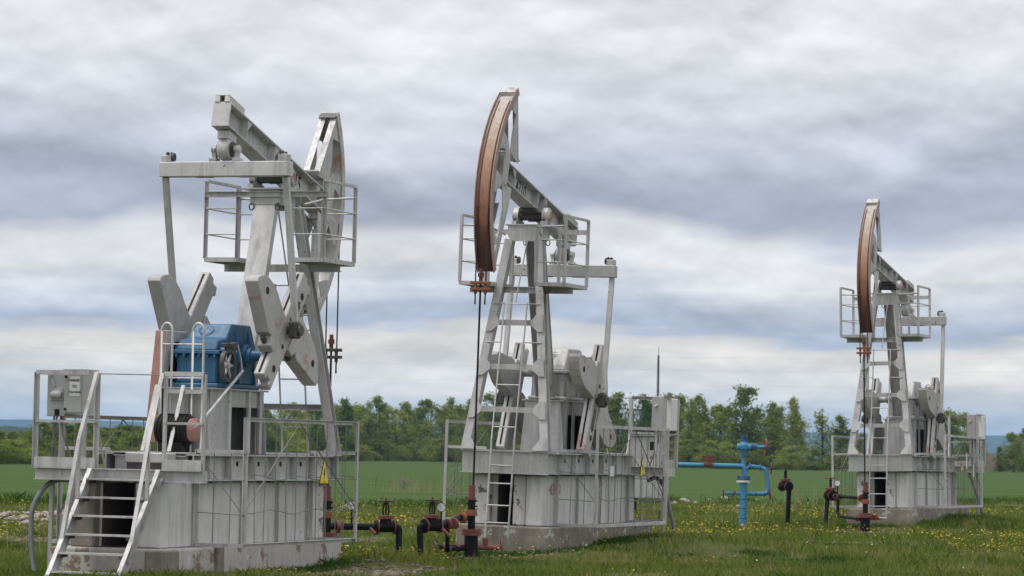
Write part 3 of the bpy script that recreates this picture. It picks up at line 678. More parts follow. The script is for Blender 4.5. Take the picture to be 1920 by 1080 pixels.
    for z in (0.45, 0.72, 1.06, 1.34, 1.94, 2.6, 3.27, 3.88):
        x = 1.12 - 0.13 * (z - 0.22) / 1.33 if z < 1.6 else 0.985 - (z - 1.72) * (0.985 - leg_pt(3.88, 1).x - 0.13) / 2.18
        if z in (3.27, 3.88):
            g = leg_pt(z, 1)
            for s_ in (1, -1): MB().tube((x, s_ * 0.19, z), (g.x + 0.07, s_ * (g.y + 0.02), z), 0.011, 6).build('ladder_brace', S, P)
            if z == 3.88: MB().tube((x, -0.19, z), (x, 0.19, z), 0.011, 6).build('rung', S, P)
        else:
            MB().tube((x, -0.2, z), (x, 0.19, z), 0.012, 6).build('rung', S, P)
    MB().tube((0.36, 0.06, 4.9), (leg_pt(3.88, 1).x + 0.12, -0.02, 3.88), 0.012, 6).build('ladder_stay', S, P)
    return P

# ------------------------------------------------------------------ foundations
def make_foundation(key):
    mat = machine_matrix(*MACH[key]['m']); near = MACH[key]['sg']
    lab = {'A': 'white painted block foundation under the blue-gearbox pumpjack',
           'B': 'peeling white block foundation with 4310 painted in faded red',
           'C': 'peeling white block foundation under the pumpjack by the blue wellhead'}[key]
    F = thing('foundation', mat, lab, 'foundation', 'pumpjack foundations')
    sl = MB()
    sl.box(-4.75 if key == 'A' else -4.45, 0.93, -0.76, 0.76, -0.35, 0.405)
    sl.build('slab', 'slab' if key == 'A' else 'slabbrown', F, bevel=0.025, seg=2)
    if key == 'A':
        MB().box(-4.775, -4.3, -0.774, -0.52, -0.3, 0.395).build('bare_slab_end', 'concrete', F, bevel=0.02)
    rnd = random.Random(key)
    for sy in (1, -1):
        xs = [0.54, -0.82, -1.34, -2.45, -2.95, -4.0] if key != 'A' else [0.54, 0.25, -0.85, -1.55, -2.9, -4.45]
        for i in range(len(xs) - 1):
            o = rnd.uniform(-0.006, 0.006)
            MB().box(xs[i + 1] + 0.008, xs[i] - 0.008, sy * 0.22, sy * (0.575 + o), 0.409, 1.205 + o).build('concrete_block', 'wall', F, bevel=0.012)
    # end blocks, a gap between them at the well end
    for y0, y1, mt in ((-0.57, -0.30, 'wallworn'), (0.10, 0.30, 'wallworn'), (0.31, 0.57, 'wall')):
        MB().box(0.545, 0.72, y0, y1, 0.409, 1.195).build('concrete_block', mt, F, bevel=0.02)
    if key == 'A': MB().box(-4.62, -4.46, 0.24, 0.56, 0.409, 1.19).build('concrete_block', 'concrete', F, bevel=0.015)
    MB().tube((0.3, -0.28, 1.08), (0.3, 0.09, 1.08), 0.045, 10).build('pipe', 'grime_and_shade', F)
    for sy in (1, -1):
        MB().box(-4.44 if key == 'A' else -3.99, 0.54, sy * 0.205, sy * 0.217, 0.412, 1.19).build('added_shade_lining', 'inside', F)  # added plates, brown inner faces darkened as shade in the gap
    for x in (-0.75, -3.3): MB().box(x, x + 0.05, -0.2, 0.2, 0.412, 1.19).build('added_shade_lining', 'inside', F)  # added cross walls that close the gap and hold it dark
    MB().box(-4.44 if key == 'A' else -3.99, 0.54, -0.2, 0.2, 0.407, 0.411).build('added_shade_lining', 'inside', F)  # dark floor sheet of the same painted shade
    # steel strips holding the blocks
    for x in (-0.95, -2.1):
        MB().bar((x, near * 0.60, 0.42), (x, near * 0.60, 1.22), 0.035, 0.02, up=(1, 0, 0)).build('tie_strip', 'steel', F)
    if key == 'B':
        text_mesh('4310', 0.24, lambda u, v: Vector((0.12 - u, 0.5845, 0.98 + v)), 'painted_number', 'fadedred', F, thick=0.002, sx=1.1)
    if key == 'A':
        MB().box(-3.25, -3.05, -0.80, -0.765, 0.02, 0.4).build('render_patch', 'concrete', F)
    return F

# ------------------------------------------------------------------ wire guard fences round the cranks
def make_fence(key, sy):
    mat = machine_matrix(*MACH[key]['m']); near = MACH[key]['sg']
    side = 'along the open side' if sy == near else 'on the hidden side'
    lab = ('welded wire guard fence on the near flank of the ' if sy == near else 'welded wire guard fence on the far flank of the ') + WHERE[key]
    F = thing('guard_fence', mat, lab, 'fence', 'crank guard fences')
    X1, X2, Y, Z0, Z1 = 0.125, -3.53, 1.27, 0.42, 2.02
    a45 = dict(leg=0.05, t=0.007)
    y = sy * Y
    for x in (X1, X2): MB().angle((x, y, Z0), (x, y, Z1), up=(1, 0, 0), sx=1 if x < 0 else -1, **a45).build('post', 'steel', F)
    MB().angle((X1, y, Z1 - 0.02), (X2, y, Z1 - 0.02), **a45).build('rail', 'steel', F)
    MB().angle((X1, y, Z0 + 0.02), (X2, y, Z0 + 0.02), **a45).build('rail', 'steel', F)
    rnd = random.Random(key + str(sy))
    xs = np.linspace(X1, X2, 12)[1:-1]
    for x in xs:
        k = rnd.uniform(-0.03, 0.03); k2 = rnd.uniform(-0.05, 0.05)
        MB().path([(x + k2, y - sy * 0.02, Z0 + 0.03), (x + k, y - sy * 0.02 + k * 0.5, 1.2), (x - k * 0.5, y - sy * 0.02, Z1 - 0.03)], 0.0065, 5).build('wire', 'wire', F)
    for z in (0.87, 1.30):
        MB().path([(x, y - sy * 0.03, z + 0.03 * math.sin(i * 1.3 + z * 9) - 0.03 * math.sin(math.pi * i / 13)) for i, x in enumerate(np.linspace(X1, X2, 14))], 0.0065, 5).build('wire', 'wire', F)
    xm = (X1 + X2) / 2 - 0.1
    for xe in (X1, X2):
        MB().tube((xm, y - sy * 0.012, Z1 - 0.04), (xe * 0.97, y - sy * 0.012, 0.9), 0.008, 5).build('wire', 'wire', F)
    # short returns to the foundation
    for x in (X1, X2):
        yi = sy * 0.62
        MB().angle((x, yi, Z0), (x, yi, 1.62), up=(1, 0, 0), **a45).build('post', 'steel', F)
        MB().bar((x, yi, 1.60), (x, y, 1.60), 0.045, 0.045).build('rail', 'steel', F)
        MB().bar((x, yi, Z0 + 0.02), (x, y, Z0 + 0.02), 0.045, 0.045).build('rail', 'steel', F)
        for k in (0.35, 0.7):
            MB().tube((x, yi + (y - yi) * k, Z0 + 0.03), (x, yi + (y - yi) * k, 1.59), 0.006, 5).build('wire', 'wire', F)
        for z in (0.84, 1.27):
            MB().tube((x, yi, z), (x, y, z - 0.02), 0.006, 5).build('wire', 'wire', F)
        MB().tube((x, yi, 1.58), (x, y, 0.8), 0.007, 5).build('wire', 'wire', F)
    return F

def make_sign(key, x, z, h, label, tilt=0.0):
    """yellow warning triangle wired to the fence"""
    mat = machine_matrix(*MACH[key]['m']); sy = MACH[key]['sg']
    s = thing('warning_sign', mat @ Matrix.Translation((x, sy * 1.292, z)) @ Matrix.Rotation(tilt, 4, 'Y'), label, 'sign', 'yellow warning signs')
    w = h * 0.5
    MB().prism([(-w, 0), (w, 0), (0, h)], lambda u, v, d: (u, sy * d, v), 0, 0.006).build('plate', 'ink', s)
    k = 0.86
    MB().prism([(-w * k, h * 0.05), (w * k, h * 0.05), (0, h * 0.93)], lambda u, v, d: (u, sy * d, v), 0.007, 0.009).build('yellow_face', 'yellow', s)
    MB().prism([(-0.012, h * 0.62), (0.03, h * 0.62), (0.008, h * 0.42), (0.03, h * 0.42), (-0.022, h * 0.16), (-0.006, h * 0.36), (-0.028, h * 0.36)], lambda u, v, d: (u, sy * d, v), 0.010, 0.0115).build('bolt_symbol', 'ink', s)
    MB().prism([(-0.05, h * 0.09), (0.05, h * 0.09), (0.05, h * 0.115), (-0.05, h * 0.115)], lambda u, v, d: (u, sy * d, v), 0.010, 0.0115).build('lettering_bar', 'ink', s)
    return s

# ------------------------------------------------------------------ rear service platforms, stairs, switch cabinets
def make_platform(key, stairs):
    mat = machine_matrix(*MACH[key]['m'])
    lab = {'A': 'steel service platform with a flight of open-tread stairs behind the blue-gearbox pumpjack',
           'B': 'steel service platform with railings behind the pumpjack numbered 4310',
           'C': 'small steel service platform with railings by the pumpjack next to the blue wellhead'}[key]
    P = thing('service_platform', mat, lab, 'platform', 'rear service platforms')
    S = 'steel'
    X0, X1, Y = -4.5, -3.78, 1.13
    XR = X0 + 0.16
    MB().box(X0 + 0.02, X1, -0.66, Y - 0.02, 1.345, 1.36).build('deck', 'plank', P)
    MB().box(X0 + 0.02, XR, -Y + 0.02, -0.662, 1.345, 1.36).build('deck', 'plank', P)
    MB().channel((X0, -Y, 1.285), (X0, Y, 1.285), 0.15, 0.06, 0.01, side=1).build('edge_beam', S, P)
    MB().channel((X1, -0.66, 1.285), (X1, Y, 1.285), 0.15, 0.06, 0.01, side=-1).build('edge_beam', S, P)
    for y, xe in ((Y - 0.01, X1 - 0.032), (-Y + 0.01, XR)): MB().bar((X0 + 0.032, y, 1.285), (xe, y, 1.285), 0.02, 0.145).build('edge_beam', S, P)
    gl, gr = (0.30, -0.61) if stairs else (0.30, -0.61)
    for y0, y1 in ((Y, gl), (gr, -Y)):
        MB().box(X0 - 0.028, X0 - 0.018, y0, y1, 1.364, 1.49).build('toe_board', S, P)
    MB().box(X0, X1, Y - 0.01, Y, 1.364, 1.49).build('toe_board', S, P)
    ang = dict(leg=0.055, t=0.007)
    posts = [(X0, Y), (X0, gl), (X0, gr), (X0, -Y), (X1, Y)]
    for x, y in posts:
        MB().angle((x, y, 1.362), (x, y, 2.53), up=(1, 0, 0), sx=1 if y > 0 else -1, **ang).build('post', S, P)
    for (xa, ya), (xb, yb) in (((X0, Y), (X0, gl)), ((X0, gr), (X0, -Y)), ((X0, Y), (X1, Y))):
        MB().angle((xa, ya, 2.53), (xb, yb, 2.53), **ang).build('top_rail', S, P)
        MB().bar((xa, ya, 1.93), (xb, yb, 1.93), 0.03, 0.03).build('mid_rail', S, P)
    MB().tube((X0, gl, 2.52), (X0, gr, 2.515), 0.007, 5).build('chain', 'wire', P)
    MB().tube((X0, gl, 1.95), (X0 + 0.3, gl + 0.02, 1.36), 0.015, 6).build('brace', S, P)
    for y in (Y - 0.12,):
        MB().bar((X0 + 0.25, y, -0.2), (X0 + 0.25, y, 1.21), 0.05, 0.05).build('support_leg', S, P)
    MB().bar((X0 + 0.25, Y - 0.12, 0.45), (X0 + 0.25, 0.5, 0.45), 0.05, 0.05).build('support_tie', S, P)
    if stairs:
        ya, yb = 0.34, -0.58
        xt, zt_, xb, zb = X0 - 0.02, 1.37, -5.62, -0.02
        so = None
        for y in (ya, yb):
            st = MB().channel((xb - 0.05, y, zb - 0.06), (xt, y, zt_ - 0.05), 0.14, 0.055, 0.009, up=(0, 0, 1), side=1 if y > 0 else -1)
            st.build('stringer', S, P)
        for i in range(6):
            t = (i + 0.62) / 6.3
            x = xt + (xb - xt) * t; z = zt_ + (zb - zt_) * t
            tr = MB().box(x - 0.10, x + 0.10, yb + 0.03, ya - 0.03, z - 0.011, z + 0.011)
            tr.build('tread', S, P)
            for y_, s_ in ((yb, 1), (ya, -1)): MB().box(x - 0.10, x + 0.09, y_ + s_ * 0.032, y_ + s_ * 0.075, z - 0.05, z - 0.0115).build('tread_bracket', 'grime_and_shade', P)
        for y in (ya + 0.005, yb - 0.005):
            rt = [(X0 - 0.02, y * 0.86 if y > 0 else y, 2.53), (X0 - 0.36, y, 1.70), (-5.33, y, 0.26)]
            for a_, b_ in zip(rt[:-1], rt[1:]):
                MB().angle(a_, b_, 0.05, 0.007, up=(0, 0, 1), sx=1 if y < 0 else -1).build('hand_rail', S, P)
            MB().bar((X0 - 0.37, y, 1.0), (X0 - 0.37, y, 1.68), 0.045, 0.03).build('baluster', S, P)
    return P

def make_cabinet(key):
    mat = machine_matrix(*MACH[key]['m'])
    lab = {'A': 'grey steel switch cabinet with a white Cyrillic notice, beside the stairs',
           'B': 'grey switch cabinet with a white side panel on the platform of the pumpjack numbered 4310',
           'C': 'grey switch cabinet with a white side panel on the platform near the blue wellhead'}[key]
    K = thing('switch_cabinet', mat, lab, 'cabinet', 'switch cabinets')
    x0, x1, y0, y1, z0, z1 = -4.38, -4.0, 0.56, 1.08, 1.99, 2.56
    if key != 'A': y0 = 0.78
    if key == 'A':
        MB().box(x0 + 0.06, x1, y0 + 0.27, y1, z0, z1 - 0.01).build('starter_box', 'cabinet', K, bevel=0.008)
        d = MB().box(x0, x1, y0, y0 + 0.262, z0 + 0.03, z1).build('cabinet_body', 'cabinet', K, bevel=0.008)
        MB().box(x0 - 0.012, x0 - 0.002, y0 + 0.01, y0 + 0.252, z0 + 0.05, z1 - 0.03).build('door', 'cabinet', K, bevel=0.004)
        MB().box(x0 - 0.02, x1 + 0.02, y0 - 0.02, y0 + 0.27, z1 + 0.002, z1 + 0.014).build('rain_lip', 'cabinet', K)
        for z in (z0 + 0.09, z1 - 0.08): MB().tube((x0 - 0.012, y0 + 0.225, z), (x0 - 0.035, y0 + 0.225, z), 0.016, 8).build('latch', 'dark', K)
        n = MB().box(x0 - 0.016, x0 - 0.013, y0 + 0.035, y0 + 0.175, z0 + 0.255, z1 - 0.075).build('notice', 'white', K, label='white paper notice with black Cyrillic lettering')
        for body, dz, s in (('ВНИМАНИЕ !', 0.075, 0.030), ('ПУСК', 0.0, 0.030), ('АВТОМАТИЧЕСКИЙ', -0.07, 0.022)):
            text_mesh(body, s, lambda u, v, dz=dz: Vector((x0 - 0.0175, y0 + 0.105 - u, z0 + 0.37 + dz + v * 1.3)), 'lettering', 'ink', n, thick=0.0012, sx=0.78)
        lv = MB().bar((x0 + 0.05, y1 - 0.05, z1 - 0.06), (x0 + 0.04, y1 - 0.11, z1 - 0.20), 0.03, 0.02).tube((x0 + 0.06, y1 - 0.05, z1 - 0.06), (x0 + 0.02, y1 - 0.05, z1 - 0.06), 0.022, 8)
        lv.build('lever', 'cabinet', K)
        sw = MB().box(x0 + 0.035, x0 + 0.058, y1 - 0.235, y1 - 0.055, z0 + 0.20, z0 + 0.34)
        sw.lathe((x0 + 0.03, y1 - 0.22, z0 + 0.265), (0, 1, 0), [(0, 0.0), (0, 0.035), (0.03, 0.05), (0.12, 0.05), (0.15, 0.035), (0.15, 0.0)], 12)
        sw.build('rotary_switch', 'steel', K)
        MB().box(x0 + 0.045, x0 + 0.058, y1 - 0.175, y1 - 0.115, z0 + 0.01, z0 + 0.09).build('gland_plate', 'dark', K)
    else:
        MB().box(x0, x1, y0 + 0.05, y1 - 0.02, z0, z1).build('cabinet_body', 'cabinet', K, bevel=0.008)
        MB().box(x0 + 0.02, x1 - 0.02, y1 - 0.018, y1 + 0.10, z0 - 0.01, z1 - 0.03).build('side_unit', 'white', K, bevel=0.012)
        MB().box(x1 + 0.002, x1 + 0.012, y0 + 0.08, y1 - 0.05, z0 + 0.03, z1 - 0.03).build('back_panel', 'cabinet', K)
        MB().box(x0 + 0.04, x1 - 0.04, y1 - 0.01, y1 + 0.09, z0 - 0.05, z0 - 0.012).build('gland_strip', 'dark', K)
        MB().tube((x1 + 0.0125, y0 + 0.16, z1 - 0.15), (x1 + 0.05, y0 + 0.10, z1 - 0.18), 0.014, 6).build('lever', 'steel', K)
    br = MB()
    for y in (y0 + 0.12, y1 - 0.1): br.bar((x1 - 0.08, y, 1.364), (x1 - 0.08, y, z0 - 0.002), 0.045, 0.045)
    br.build('stand', 'steel', K)
    cb = MB()
    for dy, bow in ((0.0, 0.10), (0.06, -0.05), (0.10, 0.02)):
        cb.path([(x0 + 0.15, y1 - 0.16 + dy, z0), (x0 + 0.12, y1 - 0.16 + dy - bow * 0.4, z0 - 0.2), (x0 + 0.2, y1 - 0.16 + dy - bow * 1.6, 1.37)], 0.014, 6)
    cb.build('cable', 'hose', K)
    return K

for k in 'ABC':
    make_foundation(k); make_pumpjack(k); make_platform(k, k == 'A'); make_cabinet(k)
    for s in (1, -1): make_fence(k, s)
make_sign('A', -1.05, 1.19, 0.34, 'yellow electric-hazard triangle wired to the fence by the blue-gearbox pumpjack')
make_sign('B', -2.15, 1.23, 0.30, 'twisted yellow hazard triangle wired to the fence of the pumpjack numbered 4310', 0.18)
make_sign('C', -1.4, 1.23, 0.28, 'narrow yellow hazard triangle on the fence near the blue wellhead', 0.1)
for k, x, z, w, h, lab in (('B', -0.55, 1.22, 0.2, 0.16, 'blank white tag wired to the fence of the pumpjack numbered 4310'),
                          ('C', -1.9, 1.28, 0.09, 0.36, 'tall blank white plate hung on the fence near the blue wellhead'),
                          ('C', -2.6, 1.1, 0.08, 0.28, 'short blank white plate hung on the fence near the blue wellhead')):
    t = thing('fence_tag', machine_matrix(*MACH[k]['m']) @ Matrix.Translation((x, MACH[k]['sg'] * 1.295, z)), lab, 'tag')
    MB().box(-w / 2, w / 2, -0.003, 0.003, 0, h).build('plate', 'white', t)
    MB().path([(0, 0, h), (0.01, -0.01 * MACH[k]['sg'], h + 0.05)], 0.003, 4).build('tie_wire', 'wire', t)

# ------------------------------------------------------------------ wellheads and pipework
def tpath(pts, bends=0.08, n=5):
    """round the corners of a polyline"""
    pts = [Vector(p) for p in pts]; out = [pts[0]]
    for i in range(1, len(pts) - 1):
        a_, b_, c_ = pts[i - 1], pts[i], pts[i + 1]
        r = min(bends, (a_ - b_).length * 0.45, (c_ - b_).length * 0.45)
        p0 = b_ + (a_ - b_).normalized() * r; p1 = b_ + (c_ - b_).normalized() * r
        for t in np.linspace(0, 1, n): out.append(p0 * (1 - t) ** 2 + b_ * 2 * t * (1 - t) + p1 * t * t)
    return out + [pts[-1]]
def flange(c, axis, r, t=0.035): return MB().lathe(Vector(c) - Vector(axis).normalized() * t / 2, axis, [(0, 0.0), (0, r), (t, r), (t, 0.0)], 20)
def handwheel(c, axis, r):
    ax = Vector(axis).normalized(); u = Vector((0, 0, 1)) if abs(ax.z) < 0.9 else Vector((1, 0, 0))
    a_ = ax.cross(u).normalized(); b_ = a_.cross(ax); c = Vector(c)
    m = MB(); m.path([c + (a_ * math.cos(t) + b_ * math.sin(t)) * r for t in np.linspace(0, 2 * math.pi, 21)], r * 0.13, 6)
    for k in range(3):
        t = k * math.pi / 3; d = a_ * math.cos(t) + b_ * math.sin(t); m.bar(c - d * r, c + d * r, r * 0.16, r * 0.12, up=ax)
    m.lathe(c - ax * 0.015, ax, [(0, 0.0), (0, r * 0.28), (0.03, r * 0.28), (0.03, 0.0)], 10)
    return m
def gate_valve(parent, c, axis, r, pm='blackpipe', fm='valvered', wheel=True, stem=(0, 0, 1), wr=0.1):
    c = Vector(c); ax = Vector(axis).normalized(); up = Vector(stem)
    L = r * 2.1
    b = MB().tube(c - ax * L, c + ax * L, r * 1.25, 14).lathe(c, up, [(0, r * 1.5), (r * 1.9, r * 1.3), (r * 1.9, 0.0)], 14)
    b.build('valve_body', pm, parent)
    for s in (1, -1): flange(c + ax * (L * s + 0.012 * s), ax, r * 1.6, 0.02).build('flange', pm, parent); flange(c + ax * (L * s - 0.008 * s), ax, r * 1.72, 0.018).build('flange', fm, parent)
    flange(c + up * r * 2.2, up, r * 1.75, 0.045).build('bonnet_flange', fm, parent)
    z0 = r * 2.2 + 0.03
    a_ = ax
    y = MB()
    for s in (1, -1): y.path([c + up * z0 + a_ * s * 0.035, c + up * (z0 + 0.06) + a_ * s * 0.045, c + up * (z0 + 0.15) + a_ * s * 0.035], 0.013, 6)
    y.lathe(c + up * (z0 + 0.145), up, [(0, 0.0), (0, 0.045), (0.035, 0.035), (0.035, 0.0)], 10).tube(c + up * z0, c + up * (z0 + 0.24), 0.012, 6)
    y.build('yoke', pm, parent)
    if wheel: handwheel(c + up * (z0 + 0.205), up, wr).build('handwheel', fm, parent)
def gauge(parent, c, face, r=0.055):
    c = Vector(c); f = Vector(face).normalized()
    MB().lathe(c - f * 0.02, f, [(0, 0.0), (0, r), (0.045, r), (0.045, r * 0.9)], 20).build('gauge_case', 'dark', parent)
    MB().lathe(c + f * 0.018, f, [(0, r * 0.92), (0.002, 0.0)], 20).build('gauge_dial', 'glass', parent)
    MB().bar(c + f * 0.024, c + f * 0.024 + Vector((-0.6, 0, 0.5)).normalized() * r * 0.7, 0.005, 0.003, up=f).build('gauge_needle', 'ink', parent)
TOCAM = lambda p: (Vector((0, 0, 1.5)) - Vector(p)).normalized()

def well_local(key):
    return machine_matrix(*MACH[key]['m']) @ Vector((RH - 0.045, 0, 0))
wells = {k: well_local(k) for k in 'ABC'}
for k in 'ABC':
    w = wells[k]; W = Vector((w.x, w.y, 0))
    lab = {'A': 'black and red wellhead piped to a gate valve, behind the blue-gearbox pumpjack',
           'B': 'black and red wellhead with side valves in front of the pumpjack numbered 4310',
           'C': 'black and red wellhead in front of the pumpjack beside the blue wellhead'}[k]
    T = thing('wellhead', Matrix.Translation(W), lab, 'wellhead', 'black and red wellheads')
    o = Vector((0, 0, 0))
    MB().tube((0, 0, -0.3), (0, 0, 0.33), 0.105, 18).build('casing', 'blackpipe', T)
    MB().lathe((0, 0, 0.30), (0, 0, 1), [(0, 0.0), (0, 0.15), (0.045, 0.15), (0.045, 0.0)], 22).lathe((0, 0, 0.352), (0, 0, 1), [(0, 0.0), (0, 0.15), (0.045, 0.15), (0.045, 0.0)], 22).build('casing_flange', 'valvered', T)
    MB().tube((0, 0, 0.395), (0, 0, 0.86), 0.058, 14).build('tubing', 'blackpipe', T)
    MB().tube((0, 0, 0.60), (0, 0, 0.69), 0.082, 12).build('coupling', 'valveorange', T)
    MB().tube((0, 0, 0.86), (0, 0, 1.06), 0.052, 12).tube((0, 0, 0.84), (0, 0, 0.88), 0.066, 12).build('stuffing_box', 'valvered' if k != 'C' else 'rust', T)
    bz = MB()
    for t in range(4): bz.box(-0.085 if t % 2 else 0.055, -0.055 if t % 2 else 0.085, -0.02, 0.02, 0.73 + 0.04 * t, 0.755 + 0.04 * t)
    bz.build('side_lug', 'dark', T)
    # flowline
    if k == 'A':
        end = pix(744, 1052) - W; vz = 0.48
        v = Vector((end.x - 0.17, end.y + 0.05, vz))
        d = Vector((v.x, v.y, 0)).normalized()
        MB().path([(0, 0, vz), v - d * 0.06], 0.048, 12).build('flowline', 'blackpipe', T)
        flange(d * 0.16 + Vector((0, 0, vz)), d, 0.09, 0.05).build('flange', 'valvered', T)
        gate_valve(T, v, d, 0.062, wr=0.105)
        MB().path(tpath([v + d * 0.1, v + d * 0.2, Vector((end.x + 0.02, end.y, -0.25))], 0.1), 0.047, 12).build('riser', 'blackpipe', T)
        g = d * 0.36 + Vector((0, 0, 0.78))
        MB().tube(d * 0.36 + Vector((0, 0, vz)), g - Vector((0, 0, 0.05)), 0.014, 6).build('gauge_stem', 'blackpipe', T)
        MB().tube(d * 0.36 + Vector((0, 0, 0.60)), d * 0.42 + Vector((0, 0, 0.63)), 0.022, 8).build('gauge_cock', 'valvered', T)
        gauge(T, g, TOCAM(W + g), 0.068)
        MB().tube(v - d * 0.22 + Vector((0, -0.03, -0.02)), v - d * 0.14 + Vector((0.0, -0.12, -0.10)), 0.026, 8).build('drain_cock', 'valvered', T)
    elif k == 'B':
        end = pix(790, 1052) - W; vz = 0.66
        c1 = Vector((end.x + 0.14, end.y + 0.10, 0.50))
        e2 = Vector((0.0, 0.0, 0.57)); m1 = Vector((-0.20, -0.15, 0.57)); m2 = Vector((c1.x + 0.22, c1.y + 0.25, 0.52))
        MB().path(tpath([e2, m1, m2, c1 + Vector((0.06, 0.05, 0))], 0.12), 0.046, 12).build('flowline', 'blackpipe', T)
        d = (m1 - e2).normalized(); flange(d * 0.17 + e2, d, 0.085, 0.06).build('flange', 'valveorange', T)
        d = (c1 - m2).normalized()
        for s in (0.0, 0.14): flange(m2 - d * s, d, 0.08, 0.035).build('flange', 'valvered', T)
        gate_valve(T, c1, Vector((0.8, 0.6, 0)), 0.062, wr=0.10)
        MB().path(tpath([c1 - Vector((0.10, 0.07, 0)), c1 - Vector((0.17, 0.12, 0)), Vector((end.x, end.y, -0.25))], 0.1), 0.047, 12).build('riser', 'blackpipe', T)
        g = c1 + Vector((0.13, 0.02, 0.27))
        MB().tube(g - Vector((0, 0, 0.22)), g - Vector((0, 0, 0.04)), 0.013, 6).build('gauge_stem', 'blackpipe', T)
        gauge(T, g, TOCAM(W + g), 0.066)
        MB().tube(c1 + Vector((0.15, -0.05, -0.04)), c1 + Vector((0.26, -0.10, -0.14)), 0.026, 8).build('drain_cock', 'valvered', T)
        q = m2 + Vector((0.0, 0.02, 0))
        # annulus line and side valves low on the casing
        MB().path(tpath([q, q + Vector((0.0, 0, -0.38)), Vector((-0.30, -0.2, 0.10)), Vector((-0.1, -0.06, 0.10))], 0.12), 0.034, 10).build('annulus_line', 'blackpipe', T)
        ln = Vector((-0.93, -0.2, 0)).normalized()
        MB().tube((0, 0, 0.12), ln * 0.50 + Vector((0, 0, 0.12)), 0.038, 10).build('side_pipe', 'blackpipe', T)
        for s in (0.20, 0.42): flange(ln * s + Vector((0, 0, 0.12)), ln, 0.07, 0.045).build('flange', 'valvered', T)
        handwheel(ln * 0.56 + Vector((0, 0, 0.12)), ln, 0.08).build('handwheel', 'valvered', T)
        rt = Vector((1, 0.1, 0)).normalized()
        MB().tube((0, 0, 0.12), rt * 0.42 + Vector((0, 0, 0.12)), 0.04, 10).tube(rt * 0.22 + Vector((0, 0, 0.12)), rt * 0.22 + Vector((0, 0, 0.26)), 0.04, 10).build('side_valve', 'valvered', T)
        handwheel(rt * 0.46 + Vector((0, 0, 0.14)), rt, 0.10).build('handwheel', 'valvered', T)
    else:
        end = pix(1546, 992) - W; vz = 0.72
        c1 = Vector((end.x + 0.12, end.y - 0.05, 0.74))
        MB().path([(0, 0, vz), c1], 0.042, 12).build('flowline', 'blackpipe', T)
        d = (c1 - Vector((0, 0, vz))); d.z = 0; L = d.length; d.normalize()
        flange(d * 0.22 + Vector((0, 0, vz)), d, 0.08, 0.08).build('flange', 'valveorange', T)
        for s in (L - 0.52, L - 0.30): flange(d * s + Vector((0, 0, vz)), d, 0.07, 0.03).build('flange', 'valvered', T)
        gate_valve(T, c1, d, 0.068, wr=0.12)
        MB().path(tpath([c1 + d * 0.1, c1 + d * 0.17, Vector((end.x, end.y, -0.25))], 0.1), 0.047, 12).build('riser', 'blackpipe', T)
        g = d * (L - 0.38) + Vector((0, 0, 1.02))
        MB().tube(g - Vector((0, 0, 0.3)), g, 0.014, 6).build('gauge_stem', 'blackpipe', T)
        gauge(T, g, TOCAM(W + g), 0.07)
        q = d * (L - 0.42) + Vector((0, 0, vz))
        MB().path(tpath([q, q + Vector((0, 0, -0.42)), Vector((-0.1, 0, 0.27))], 0.14), 0.036, 10).build('annulus_line', 'blackpipe', T)
        for s in (0.16, 0.40): flange(d * s + Vector((0, 0, 0.27)), d, 0.065, 0.045).build('flange', 'valvered', T)
        MB().tube((0, 0, 0.28), (0.30, 0, 0.30), 0.04, 8).tube((0.2, 0, 0.30), (0.2, -0.05, 0.38), 0.05, 8).build('side_valve', 'valveorange', T)
        MB().tube((0.30, 0, 0.30), (0.46, 0, 0.29), 0.025, 8).build('valve_stem', 'steel', T)

# the blue wellhead with its cross-over line
bw0 = pix(1393, 990); bw0.z = 0
T = thing('blue_wellhead', Matrix.Translation(bw0), 'light blue wellhead with red handwheels and a long blue side pipe', 'wellhead')
MB().tube((0, 0, -0.3), (0, 0, 1.0), 0.083, 18).build('casing', 'wellblue', T)
for z in (0.42, 0.62, 0.2): MB().lathe((0, 0, z), (0, 0, 1), [(0, 0.084), (0.006, 0.087), (0.012, 0.084)], 18).build('weld_band', 'dark', T)
MB().tube((0, 0, -0.02), (0, 0, 0.06), 0.12, 10, 0.10).build('grout_collar', 'concrete', T)
for z, mt in ((1.02, 'white'), (1.07, 'blue')): flange((0, 0, z), (0, 0, 1), 0.155, 0.045).build('flange', mt, T)
for t in np.linspace(0, 2 * math.pi, 9)[:-1]: MB().tube((0.125 * math.cos(t), 0.125 * math.sin(t), 1.094), (0.125 * math.cos(t), 0.125 * math.sin(t), 1.14), 0.018, 6).build('flange_bolt', 'blue', T)
MB().tube((0, 0, 1.09), (0, 0, 1.62), 0.052, 14).build('upper_pipe', 'wellblue', T)
lx = pix(1200, 871, 1.36).x - bw0.x
MB().path(tpath([(0.02, -0.06, 1.10), (0.02, -0.06, 1.36), (-1.55, -0.06, 1.37), (-3.3, 0.1, 1.345)], 0.18, 7), 0.048, 12).build('side_pipe', 'wellblue', T)
MB().tube((-0.88, -0.06, 1.368), (-0.68, -0.06, 1.367), 0.0498, 12).build('rusty_pipe_band', 'rust', T)
MB().tube((-3.3, 0.1, -0.3), (-3.3, 0.1, 1.39), 0.055, 10).build('pipe_post', 'wellblue', T)
pl_ = MB().box(-0.93, -0.64, -0.135, -0.125, 1.44, 1.57).build('number_plate', 'rust', T, label='small rusty number plate on the blue pipe')
MB().bar((-0.79, -0.128, 1.40), (-0.79, -0.128, 1.5), 0.02, 0.008).build('plate_bracket', 'rust', T)
for z in (1.60, 1.66): flange((0, 0, z), (0, 0, 1), 0.09, 0.04).build('flange', 'blue', T)
